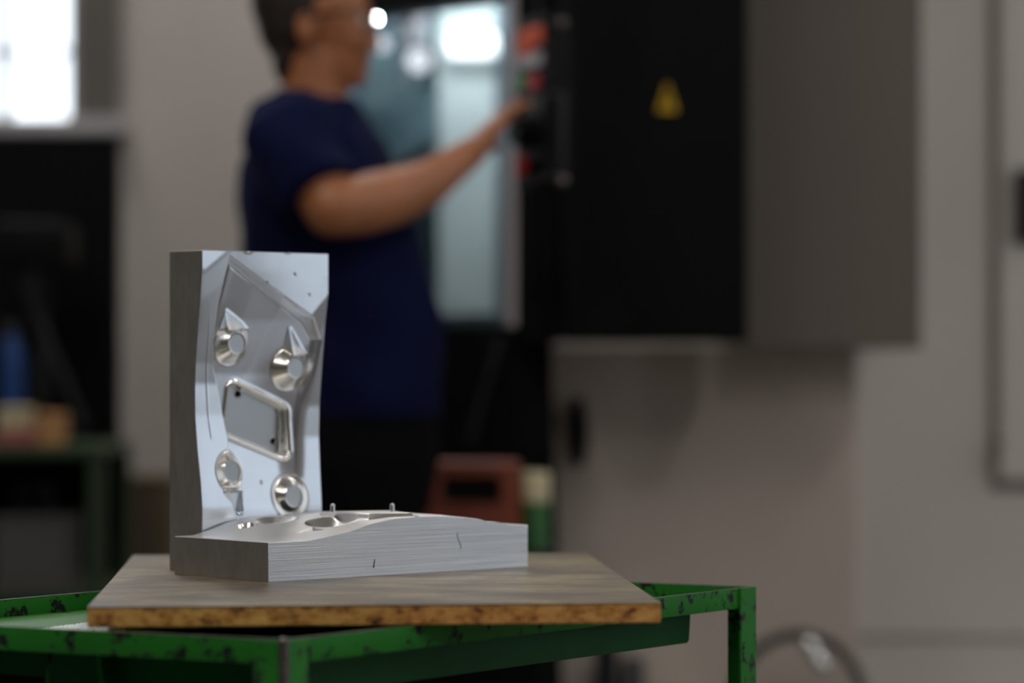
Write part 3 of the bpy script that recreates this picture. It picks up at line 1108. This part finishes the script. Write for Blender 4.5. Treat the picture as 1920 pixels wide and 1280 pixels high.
# hazard triangle
wp = [at(1251, 154, 6.018), at(1233, 209, 6.018), at(1270, 209, 6.018)]
sg = B().prism(wp, Vector((0, -0.002, 0))).out('warning_sign', M['yellow'], mach)
bolt = [at(px, py, 6.015) for px, py in ((1253, 172), (1245, 192), (1250, 192), (1247, 206), (1257, 188), (1252, 188), (1256, 172))]
B().prism(bolt, Vector((0, -0.001, 0))).out('bolt_symbol', M['black_matt'], sg)
# oval handle on the lower body
b = B()
hp = at(1086, 810, 6.48)
b.ball(hp, 0.020, 0.022, 0.075)
b.out('oval_cover', M['black_matt'], mach, True)

# ------------------------------------------------------------------ control pendant
PY = 5.55
pn = thing('control_pendant', at(1000, 345, PY), 'narrow black control pendant with coloured buttons and red stop button', 'control panel')
fn = Vector((-0.93, -0.37, 0)).normalized()          # panel face looks at the operator
fd = Vector((0.37, -0.93, 0)).normalized()           # along the face towards camera
s_ = F / PY
near_edge = at(1030, 0, PY)
ftop, fbot = at(0, 46, PY).z, at(0, 342, PY).z
fw = (1030 - 966) / s_ / 0.37 / 2
fc = Vector((near_edge.x, PY, (ftop + fbot) / 2)) - fd * fw
b = B()
b.box(fc - fn * 0.022, fd * fw, fn * 0.022, up_ * (ftop - fbot) / 2, 0.004)
b.out('housing', M['black_matt'], pn, True)


def onface(px, py, off=0.0):
    # point of the face plane seen at px
    r = (px - 960) / F
    P0 = fc
    t_ = (r * P0.y - P0.x) / (fd.x - r * fd.y)
    P = P0 + fd * t_ + fn * off
    return Vector((P.x, P.y, CZ + (HOR - py) / F * P.y))


def keyrect(x0, x1, y0, y1, name, m, dep=0.004):
    a_, c_ = onface(x0, y0), onface(x1, y1)
    ctr = (a_ + c_) / 2
    hw = (Vector((c_.x, c_.y, 0)) - Vector((a_.x, a_.y, 0))).length / 2
    return B().box(ctr + fn * dep / 2, fd * hw, fn * dep / 2, up_ * abs(a_.z - c_.z) / 2, 0.001).out(name, m, pn)


keyrect(974, 1019, 58, 80, 'orange_key', M['orange'])
keyrect(974, 1000, 84, 100, 'orange_key', M['orange'])
keyrect(974, 1018, 107, 120, 'label_strip', M['label_white'])
for px, m in ((983, M['button_green']), (1006, M['button_red'])):
    p = onface(px, 156)
    B().tube([p, p + fn * 0.012], [0.016, 0.014], 20, flat=True).out('button', m, pn, True)
keyrect(975, 1018, 172, 212, 'key_field', M['charcoal'], 0.003)
p = onface(990, 246)
B().tube([p, p + fn * 0.012, p + fn * 0.03], [0.033, 0.028, 0.026], 28, flat=True).out('hand_wheel', M['black_matt'], pn, True)
p = onface(992, 312)
B().tube([p, p + fn * 0.012], [0.011, 0.011], 16, flat=True).out('stop_stem', M['black_matt'], pn, True)
B().tube([p + fn * 0.012, p + fn * 0.018, p + fn * 0.024], [0.020, 0.020, 0.013], 24, flat=True).out('stop_button', M['red'], pn, True)
b = B()
gx = at(1055, 0, PY - 0.03)
zt_h, zb_h = at(0, 178, PY).z, at(0, 332, PY).z
b.tube([(gx.x - 0.03, PY - 0.02, zt_h), (gx.x, PY - 0.03, zt_h), (gx.x, PY - 0.03, zb_h), (gx.x - 0.03, PY - 0.02, zb_h)], 0.006, 12)
b.out('grab_handle', M['charcoal'], pn, True)
for py in (42, 338):
    p = at(1055, py, PY - 0.03)
    B().ball(p, 0.009).out('handle_screw', M['bare'], pn, True)
b = B()
b.box(fc + up_ * ((ftop - fbot) / 2 + 0.012) - fn * 0.022, fd * fw * 0.9, fn * 0.018, up_ * 0.012, 0.003)
b.tube([Vector((at(1040, 0, PY).x, PY + 0.1, ftop + 0.02)), Vector((at(1040, 0, PY).x, PY + 0.1, 2.3)), Vector((at(1040, 0, PY).x, 6.1, 2.3))], 0.03, 16)
b.out('hanger_arm', M['black'], pn, True)
b = B()
b.tube([at(1010, 342, PY), at(1008, 420, PY + 0.1), at(1004, 560, PY + 0.45)], 0.014, 12)
b.tube([at(1045, 342, PY), at(1050, 430, PY + 0.2), at(1056, 560, PY + 0.45)], 0.008, 12)
b.out('cable', M['black_matt'], pn, True)

# ------------------------------------------------------------------ cabinet at the right
cb = thing('switch_cabinet', (at(1800, 0, 7.3).x, 7.4, 0), 'tall grey switch cabinet with a dark handle at the right edge', 'cabinet')
CY = 7.2
xa, xb = at(1560, 0, CY).x, at(2350, 0, CY).x
B().box(((xa + xb) / 2, CY + 0.4, 1.45), (xb - xa) / 2, 0.4, 1.33, 0.006).out('body', M['cabinet'], cb)
b = B()
b.box(((xa + xb) / 2, CY + 0.41, 0.06), (xb - xa) / 2 - 0.01, 0.38, 0.06, 0.004)
b.out('plinth', M['charcoal'], cb)
# door leaf raised a little, with a visible gasket joint round it
dx0, dx1 = at(1862, 0, CY).x, at(2300, 0, CY).x
dz0, dz1 = at(0, 908, CY).z, 2.6
B().box(((dx0 + dx1) / 2, CY - 0.004, (dz0 + dz1) / 2), (dx1 - dx0) / 2 + 0.006, 0.004, (dz1 - dz0) / 2 + 0.012).out('gasket', M['seam'], cb)
dr = B().box(((dx0 + dx1) / 2 + 0.008, CY - 0.015, (dz0 + dz1) / 2 + 0.008), (dx1 - dx0) / 2 - 0.004, 0.011, (dz1 - dz0) / 2 - 0.004, 0.004).out('door', M['cabinet'], cb)
B().pbox(1905, 1950, 316, 455, CY - 0.05, CY - 0.026, 0.006).out('handle', M['charcoal'], dr)
p = at(1867, 832, CY - 0.03)
B().tube([p, p + Vector((0, -0.02, 0))], [0.013, 0.011], 18, flat=True).out('lock_knob', M['brown_box'], cb, True)
b = B()
za = at(0, 1196, CY - 0.01).z
b.box(((xa + xb) / 2, CY - 0.003, za), (xb - xa) / 2 - 0.004, 0.003, 0.004)
b.out('bottom_joint', M['seam'], cb)

# ------------------------------------------------------------------ hose with fittings low at the right
HY = 6.3
hs = thing('coolant_hose', at(1500, 1195, HY), 'grey coolant hose arching beside the right cart post', 'hose')
arc = []
for i in range(25):
    t = i / 24
    ang = math.pi * (1 - t)
    arc.append(at(1492 + 118 * math.cos(ang) + 10 * t, 1330 - 140 * math.sin(ang) ** 0.9, HY + 0.06 * math.sin(3 * t)))
arc = [Vector((arc[0].x, arc[0].y, 0.03))] + arc + [Vector((arc[-1].x, arc[-1].y, 0.03))]
b = B()
b.tube(arc, 0.012, 12)
b.out('hose', M['hose'], hs, True, 60)
for (p1, p2, r) in (((1516, 1207), (1523, 1221), 0.016), ((1533, 1236), (1539, 1247), 0.016)):
    B().tube([at(*p1, HY - 0.03), at(*p2, HY - 0.03)], r * 1.1, 18).out('fitting', M['nickel'], hs, True)

hs2 = thing('corrugated_hose', (at(1140, 0, 6.4).x, 6.4, 0), 'dark corrugated hose standing behind the cart legs', 'hose')
b = B()
pts, rr = [], []
for i in range(60):
    z = 0.02 + i / 59 * (at(0, 1222, 6.4).z - 0.02)
    pts.append((at(1138, 0, 6.4).x, 6.4, z))
    rr.append(0.022 + 0.004 * (i % 2))
b.tube(pts, rr, 16)
b.out('hose', M['charcoal'], hs2, True, 80)
hs3 = thing('cable_drum', (at(1190, 0, 6.45).x, 6.45, 0), 'small dark drum standing low behind the cart', 'drum')
b = B()
b.tube([(at(1188, 0, 6.45).x, 6.45, 0.0), (at(1188, 0, 6.45).x, 6.45, at(0, 1232, 6.45).z)], [0.024, 0.024], 20, flat=True)
b.out('drum_body', M['grey_plastic'], hs3, True)

# ------------------------------------------------------------------ red crate, cream and green canisters behind the board
tb = thing('tool_table', (at(900, 0, 5.9).x, 5.95, 0), 'dark low side table behind the boards with a red crate on it', 'table')
zt_ = at(0, 1034, 5.8).z
b = B()
B().box((at(915, 0, 5.9).x, 5.95, zt_ - 0.015), 0.13, 0.14, 0.015, 0.003).out('table_top', M['charcoal'], tb)
for sx in (-1, 1):
    for sy in (-1, 1):
        B().box((at(915, 0, 5.9).x + sx * 0.115, 5.95 + sy * 0.125, (zt_ - 0.03) / 2), 0.01, 0.01, (zt_ - 0.03) / 2).out('leg', M['black_matt'], tb)
cr = thing('tool_crate', (at(885, 0, 5.85).x, 5.9, zt_), 'rusty red tool crate with a dark opening, behind the low mould half', 'crate')
b = B()
b.pbox(795, 975, 868, 893, 5.84, 5.99, 0.003)
b.pbox(795, 828, 893, 1034, 5.84, 5.99, 0.003)
b.pbox(938, 975, 893, 1034, 5.84, 5.99, 0.003)
b.pbox(828, 938, 945, 1034, 5.84, 5.99, 0.003)
b.out('shell', M['rust'], cr)
B().pbox(828, 938, 893, 945, 5.9, 5.98, 0.001).out('dark_insert', M['charcoal'], cr)
cn = thing('canister', (at(1003, 0, 5.85).x, 5.88, zt_), 'green canister with a cream lid right of the red crate', 'canister')
r_ = 27 / (F / 5.88)
x_ = at(1003, 0, 5.88).x
B().tube([(x_, 5.88, zt_), (x_, 5.88, at(0, 940, 5.88).z)], [r_, r_], 28, flat=True).out('body', M['green_plain'], cn, True)
B().tube([(x_, 5.88, at(0, 940, 5.88).z), (x_, 5.88, at(0, 890, 5.88).z), (x_, 5.88, at(0, 884, 5.88).z)], [r_ * 1.04, r_ * 1.04, r_ * 0.9], 28, flat=True).out('lid', M['cream'], cn, True)

# ------------------------------------------------------------------ left side: black panel, bench and things on it
LY = 7.6
bp_ = thing('black_partition', (at(60, 0, LY).x, LY, 0), 'tall matt black partition under the window at the left', 'partition')
xa, xb = at(-420, 0, LY).x, at(222, 0, LY).x
B().box(((xa + xb) / 2, LY + 0.03, (at(0, 252, LY).z + at(0, 828, LY).z) / 2), (xb - xa) / 2, 0.03, (at(0, 252, LY).z - at(0, 828, LY).z) / 2, 0.006).out('panel', M['black'], bp_)
for px in (-400, -120, 200):
    B().box((at(px, 0, LY).x, LY + 0.05, at(0, 828, LY).z / 2), 0.02, 0.02, at(0, 828, LY).z / 2).out('leg', M['black_matt'], bp_)
B().box(((xa + xb) / 2, LY + 0.025, at(0, 247, LY).z), (xb - xa) / 2 + 0.01, 0.03, 0.006, 0.002).out('top_rail', M['frame_grey'], bp_)

BY = 6.9
bn = thing('green_bench', (at(50, 0, BY).x, BY + 0.25, 0), 'dark green steel bench at the left with bins below', 'bench')
zt_ = at(0, 836, BY).z
xa, xb = at(-420, 0, BY).x, at(192, 0, BY).x
B().box(((xa + xb) / 2, BY + 0.28, zt_ - 0.012), (xb - xa) / 2, 0.28, 0.012, 0.003).out('bench_top', M['bench_green'], bn)
B().box(((xa + xb) / 2, BY + 0.28, at(0, 1120, BY).z), (xb - xa) / 2 - 0.02, 0.26, 0.01, 0.003).out('bench_shelf', M['bench_green'], bn)
for px in (-400, 178):
    for yy in (BY + 0.03, BY + 0.5):
        B().box((at(px, 0, BY).x, yy, (zt_ - 0.024) / 2), 0.017, 0.017, (zt_ - 0.024) / 2, 0.002).out('leg', M['bench_green'], bn)
zs = at(0, 1120, BY).z + 0.01
B().box(((xa + xb) / 2, BY + 0.553, zt_ / 2 - 0.014), (xb - xa) / 2 - 0.01, 0.006, zt_ / 2 - 0.016).out('back_panel', M['black_matt'], bn)  # black sheet added to darken the space under the bench
# things on the bench
o = B().box((at(97, 0, BY + .1).x, BY + 0.12, zt_ + 0.036), 0.028, 0.05, 0.036, 0.003).out('wooden_block', M['wood'], None, origin=Vector((at(97, 0, BY + .1).x, BY + 0.12, zt_)))
tag(o, 'pale wooden block on the right end of the green bench', 'block')
o = B().box((at(34, 0, BY + .1).x, BY + 0.12, zt_ + 0.0165), 0.046, 0.06, 0.0165, 0.003).out('pink_case', M['pink'], None, origin=Vector((at(34, 0, BY + .1).x, BY + 0.12, zt_)))
tag(o, 'flat dull pink case left of the wooden block on the bench', 'case')
o = B().box((at(28, 0, BY + .1).x, BY + 0.12, zt_ + 0.033 + 0.026), 0.036, 0.05, 0.026, 0.003).out('cream_box', M['cream'], None, origin=Vector((at(28, 0, BY + .1).x, BY + 0.12, zt_ + 0.033)))
tag(o, 'cream cardboard box stacked on the flat pink case', 'box')
dp = thing('pillar_drill', (at(60, 0, BY + .32).x, BY + 0.38, zt_), 'black pillar drill standing at the back of the bench', 'drill')
xd = at(70, 0, BY + .38).x
B().box((xd, BY + 0.4, zt_ + 0.012), 0.075, 0.10, 0.012, 0.004).out('base', M['black_matt'], dp)
B().tube([(xd, BY + 0.44, zt_ + 0.02), (xd, BY + 0.44, at(0, 440, BY + .4).z)], 0.018, 18).out('column', M['charcoal'], dp, True)
B().box((xd, BY + 0.38, at(0, 455, BY + .3).z), 0.085, 0.11, 0.05, 0.015).out('head', M['black_matt'], dp, True)
B().tube([(xd, BY + 0.32, at(0, 490, BY + .3).z), (xd, BY + 0.32, at(0, 560, BY + .3).z)], [0.022, 0.010], 16, flat=True).out('chuck', M['charcoal'], dp, True)
B().tube([(xd - 0.04, BY + 0.34, at(0, 500, BY + .3).z), (xd + 0.12, BY + 0.30, at(0, 800, BY + .3).z)], 0.010, 10).out('lever', M['charcoal'], dp, True)
bo = thing('spray_bottle', (at(22, 0, BY + .1).x, BY + 0.22, zt_), 'blue spray bottle behind the cream box on the bench', 'bottle')
xs, ys = at(24, 0, BY + .25).x, BY + 0.24
B().tube([(xs, ys, zt_), (xs, ys, at(0, 690, ys).z), (xs, ys, at(0, 650, ys).z), (xs, ys, at(0, 625, ys).z)], [0.028, 0.028, 0.022, 0.010], 24, flat=True).out('body', M['blue'], bo, True)
b = B()
b.box((xs - 0.008, ys, at(0, 612, ys).z), 0.024, 0.010, 0.010, 0.004)
b.tube([(xs, ys, at(0, 628, ys).z), (xs, ys, at(0, 612, ys).z)], 0.009, 12)
b.out('spray_head', M['charcoal'], bo, True)
# bins on the lower shelf
def bin_(name, px0, px1, ytop, yd, m, lab):
    t = thing(name, (at((px0 + px1) / 2, 0, yd).x, yd + 0.12, zs), lab, 'bin', 'storage bins under the bench')
    xa_, xb_ = at(px0, 0, yd).x, at(px1, 0, yd).x
    z_ = at(0, ytop, yd).z
    b = B()
    c_ = (xa_ + xb_) / 2
    wd = (xb_ - xa_) / 2
    b.box((c_, yd, (zs + z_) / 2), wd, 0.003, (z_ - zs) / 2, 0.001)
    b.box((c_, yd + 0.24, (zs + z_) / 2), wd, 0.003, (z_ - zs) / 2, 0.001)
    b.box((xa_ + 0.003, yd + 0.12, (zs + z_) / 2), 0.003, 0.12, (z_ - zs) / 2, 0.001)
    b.box((xb_ - 0.003, yd + 0.12, (zs + z_) / 2), 0.003, 0.12, (z_ - zs) / 2, 0.001)
    b.box((c_, yd + 0.12, zs + 0.003), wd, 0.12, 0.003, 0.001)
    b.out('tub', m, t)
    b = B()
    b.box((c_, yd - 0.004, z_ - 0.006), wd + 0.004, 0.005, 0.007, 0.002)
    b.out('lip', m, t)
bin_('storage_bin', -10, 125, 968, BY + 0.04, M['grey_plastic'], 'grey plastic bin at the front under the green bench')
bin_('storage_bin', -170, -30, 990, BY + 0.04, M['charcoal'], 'dark plastic bin beyond the left edge under the bench')
o = B().tube([(at(60, 0, BY + .4).x, BY + 0.42, zs), (at(60, 0, BY + .4).x, BY + 0.42, at(0, 905, BY + .4).z)], 0.05, 24, flat=True).out('blue_drum', mat('dim_blue', srgb(28, 38, 62), 0.5), None, True, origin=Vector((at(60, 0, BY + .4).x, BY + 0.42, zs)))
tag(o, 'dark blue drum behind the grey bin under the bench', 'drum')
cx = thing('carton', (at(262, 0, 8.1).x, 8.2, 0), 'dim brown carton stack on the floor right of the green bench', 'carton')
B().box((at(262, 0, 8.1).x, 8.25, at(0, 900, 8.1).z / 2), 0.09, 0.15, at(0, 900, 8.1).z / 2, 0.004).out('carton_body', M['brown_box'], cx)
B().box((at(262, 0, 8.1).x, 8.25, at(0, 897, 8.1).z), 0.092, 0.152, 0.006, 0.002).out('carton_flap', M['brown_box'], cx)

# ------------------------------------------------------------------ the operator
PD = 5.6
SP = F / PD


def P(px, py, dy=0.0):
    Y = PD + dy
    return Vector(((px - 960) / F * PD, Y, CZ + (HOR - py) / F * PD))


def hand(b, wrist, dirv, palmn, side=1, curl=0.5, scale=1.0):
    """palm, four separate fingers and a thumb"""
    dv = Vector(dirv).normalized()
    n = Vector(palmn)
    n = (n - dv * n.dot(dv)).normalized()      # towards the palm side
    s = dv.cross(n).normalized() * side         # thumb side
    w0 = Vector(wrist)
    pl = 0.092 * scale
    for k in np.linspace(-1, 1, 5):
        b.tube([w0 + s * k * 0.018, w0 + dv * pl * 0.5 + s * k * 0.030, w0 + dv * pl + s * k * 0.034], [0.019, 0.0165, 0.0125], 10)
    for k, (off, ln) in enumerate(((0.034, 0.072), (0.0115, 0.082), (-0.0115, 0.077), (-0.034, 0.060))):
        p0 = w0 + dv * pl * 0.92 + s * off
        d1 = (dv + s * off * 2.5).normalized()
        c = curl
        seg = [p0, p0 + (d1 * math.cos(c * .5) + n * math.sin(c * .5)) * ln * 0.45]
        seg.append(seg[-1] + (d1 * math.cos(c * 1.4) + n * math.sin(c * 1.4)) * ln * 0.32)
        seg.append(seg[-1] + (d1 * math.cos(c * 2.1) + n * math.sin(c * 2.1)) * ln * 0.25)
        b.tube(seg, [0.0102, 0.0092, 0.0084, 0.0072], 10)
    t0 = w0 + dv * pl * 0.28 + s * 0.026
    t1 = t0 + (s * 0.75 + dv * 0.7 + n * 0.3).normalized() * 0.042
    t2 = t1 + (s * 0.35 + dv * 0.85 + n * 0.45).normalized() * 0.032
    t3 = t2 + (dv * 0.9 + n * 0.5).normalized() * 0.024
    b.tube([t0, t1, t2, t3], [0.0155, 0.0125, 0.011, 0.009], 10)


man = thing('person', P(650, 684).xy.to_3d(), 'person in navy T-shirt and glasses, reaching for the control pendant', 'person')
b = B()
# torso core
b.rings([(P(650, 0).x, PD, P(0, 900).z, 0.13, 0.16), (P(655, 0).x, PD, P(0, 780).z, 0.15, 0.165), (P(650, 0).x, PD, P(0, 600).z, 0.155, 0.165), (P(615, 0).x, PD, P(0, 420).z, 0.145, 0.17),
         (P(595, 0).x, PD, P(0, 300).z, 0.13, 0.18), (P(590, 0).x, PD, P(0, 225).z, 0.085, 0.13), (P(592, 0).x, PD, P(0, 190).z, 0.06, 0.065)])
b.tube([P(583, 250), P(588, 180), P(596, 110)], [0.070, 0.061, 0.060], 20)
# head: skull, face, jaw, nose, lips, ears, brow
b.ball(P(585, 12), 0.100, 0.078, 0.098)
b.ball(P(625, 45), 0.070, 0.066, 0.088)
b.ball(P(630, 105), 0.058, 0.056, 0.062)
b.ball(P(662, 143), 0.026, 0.027, 0.022)
b.tube([P(612, 135, -0.035), P(658, 145, -0.012)], [0.024, 0.020], 12)
b.tube([P(612, 135, 0.035), P(658, 145, 0.012)], [0.024, 0.020], 12)
b.tube([P(686, 42), P(698, 70), P(703, 84)], [0.009, 0.011, 0.012], 12)
b.tube([P(693, 86, -0.011), P(697, 86, 0.011)], [0.008, 0.008], 10)
b.tube([P(679, 117, -0.016), P(688, 115), P(679, 117, 0.016)], 0.0075, 10)
b.tube([P(676, 125, -0.014), P(684, 126), P(676, 125, 0.014)], 0.0075, 10)
b.tube([P(682, 22, -0.032), P(690, 22), P(682, 22, 0.032)], 0.011, 10)
for s_ in (-1, 1):
    b.ball(P(577, 62, s_ * 0.078), 0.017, 0.008, 0.031)
    b.ball(P(660, 78, s_ * 0.035), 0.028, 0.022, 0.028)
# near (right) arm
sh = P(545, 262, -0.17)
el = P(640, 402, -0.27)
wr = P(886, 292, -0.10)
b.tube([sh, sh.lerp(el, 0.5), el], [0.062, 0.056, 0.050], 18)
b.tube([el, P(690, 396, -0.235), P(745, 380, -0.197), P(805, 354, -0.155), P(850, 320, -0.125), wr], [0.052, 0.053, 0.051, 0.042, 0.033, 0.028], 18)
hd = (P(938, 222, -0.04) - wr)
hand(b, wr, hd, Vector((0.8, 0.5, 0.0)), 1, 0.30)
# far arm hangs by the side
sh2 = P(565, 262, 0.17)
el2 = P(560, 520, 0.24)
wr2 = P(700, 660, 0.24)
b.tube([sh2, sh2.lerp(el2, 0.5), el2], [0.062, 0.056, 0.048], 18)
b.tube([el2, el2.lerp(wr2, 0.3), wr2], [0.048, 0.048, 0.029], 18)
hand(b, wr2, Vector((0.1, 0.9, -0.2)), Vector((0.2, 0, -1)), -1, 0.35)
# legs and feet
for s_, fx in ((-1, -0.04), (1, 0.06)):
    hipx = P(655, 0).x
    b.tube([(hipx, PD + s_ * 0.08, 0.88), (hipx + 0.01, PD + s_ * 0.10, 0.50), (hipx + fx * .5, PD + s_ * 0.11, 0.30), (hipx + fx, PD + s_ * 0.12, 0.09)], [0.080, 0.062, 0.06, 0.042], 16)
    b.tube([(hipx + fx - 0.02, PD + s_ * 0.12, 0.055), (hipx + fx + 0.15, PD + s_ * 0.13, 0.04)], [0.04, 0.03], 12)
organic(b, 'body', M['skin'], man, 0.0055, 3)
# T-shirt
b = B()
def ring(y, x0, x1, ry):
    a_, c_ = P(x0, y), P(x1, y)
    return ((a_.x + c_.x) / 2, PD, a_.z, (c_.x - a_.x) / 2, ry)
b.rings([ring(786, 492, 826, 0.185), ring(740, 486, 832, 0.19), ring(680, 480, 836, 0.192), ring(600, 470, 828, 0.192), ring(520, 458, 808, 0.195), ring(450, 450, 790, 0.198), ring(380, 444, 768, 0.20),
         ring(310, 448, 742, 0.205), ring(265, 462, 722, 0.20), ring(232, 486, 700, 0.175), ring(208, 506, 682, 0.125), ring(186, 528, 664, 0.080)])
b.tube([P(556, 246, -0.13), P(556, 280, -0.185), P(590, 340, -0.225), P(622, 385, -0.258)], [0.080, 0.088, 0.082, 0.080], 20, flat=True)
b.tube([P(570, 246, 0.13), P(566, 290, 0.19), P(562, 420, 0.222)], [0.080, 0.085, 0.076], 20, flat=True)
sh_ = organic(b, 'shirt', M['navy'], man, 0.007, 5)
# gentle folds
me = sh_.data
n = len(me.vertices)
co = np.empty(n * 3); me.vertices.foreach_get('co', co); co = co.reshape(-1, 3)
no = np.empty(n * 3); me.vertices.foreach_get('normal', no); no = no.reshape(-1, 3)
wv = np.sin(co[:, 2] * 38 + co[:, 0] * 26 + np.sin(co[:, 1] * 20) * 1.5) * 0.0035 + np.sin(co[:, 2] * 17 - co[:, 0] * 34) * 0.003
co += no * wv[:, None]
me.vertices.foreach_set('co', co.reshape(-1)); me.update()
b = B()
b.tube([P(592 + 68 * math.cos(a_) , 188 + 14 * math.cos(a_), 0.078 * math.sin(a_)) for a_ in np.linspace(0, 2 * math.pi, 33)], 0.007, 8, cap=False)
b.out('collar', M['navy'], man, True, 80)
# trousers
b = B()
hipx = P(655, 0).x
b.rings([(hipx, PD, 0.76, 0.145, 0.195), (hipx, PD, 0.86, 0.165, 0.20), (hipx, PD, 0.96, 0.155, 0.175)])
for s_, fx in ((-1, -0.04), (1, 0.06)):
    b.tube([(hipx, PD + s_ * 0.085, 0.84), (hipx + 0.01, PD + s_ * 0.10, 0.50), (hipx + fx * .5, PD + s_ * 0.11, 0.30), (hipx + fx, PD + s_ * 0.12, 0.07)], [0.115, 0.084, 0.078, 0.068], 18, flat=True)
organic(b, 'trousers', M['pants'], man, 0.009, 3)
for s_, fx in ((-1, -0.04), (1, 0.06)):
    b = B()
    b.tube([(hipx + fx - 0.04, PD + s_ * 0.12, 0.055), (hipx + fx + 0.06, PD + s_ * 0.125, 0.052), (hipx + fx + 0.18, PD + s_ * 0.13, 0.042)], [0.052, 0.052, 0.04], 16)
    organic(b, 'shoe', M['black_matt'], man, 0.008, 2)
# hair cap
b = B()
b.ball(P(577, 0), 0.105, 0.086, 0.100)
b.ball(P(552, 35), 0.070, 0.076, 0.085)
b.ball(P(538, 100), 0.028, 0.055, 0.060)
hr_ = organic(b, 'hair', M['hair'], man, 0.006, 3)
# carve the hairline: shrink everything ahead of the temples into the skull
me = hr_.data
n = len(me.vertices)
co = np.empty(n * 3); me.vertices.foreach_get('co', co); co = co.reshape(-1, 3)
base = np.array(wl(hr_))
wx = co + base
lim = P(590, 0).x
ctr = np.array(P(585, 20))
front = np.clip((wx[:, 0] - lim) / 0.02, 0, 1) * np.clip((P(0, -10).z - wx[:, 2]) / 0.02, 0, 1)
wx = wx + (ctr - wx) * (front * 0.28)[:, None]
co = wx - base
me.vertices.foreach_set('co', co.reshape(-1)); me.update()
# glasses
b = B()
for s_ in (-1, 1):
    b.tube([P(572, 44, s_ * 0.083), P(585, 40, s_ * 0.083), P(640, 31, s_ * 0.078), P(690, 24, s_ * 0.066)], 0.0028, 8)
    lp_ = [P(700 + 2 * math.cos(a_), 40 + 19 * math.sin(a_), s_ * (0.034 + 0.028 * math.cos(a_))) for a_ in np.linspace(0, 2 * math.pi, 25)]
    b.tube(lp_, 0.0019, 6, cap=False)
b.tube([P(702, 34, -0.008), P(702, 34, 0.008)], 0.002, 6)
gl = b.out('glasses', M['black_matt'], man, True, 60)
for s_ in (-1, 1):
    B().ball(P(701, 40, s_ * 0.034), 0.0012, 0.027, 0.018).out('lens', M['lens'], gl, True)
for s_ in (-1, 1):
    B().ball(P(676, 42, s_ * 0.033), 0.012).out('eye', M['eye'], man, True)
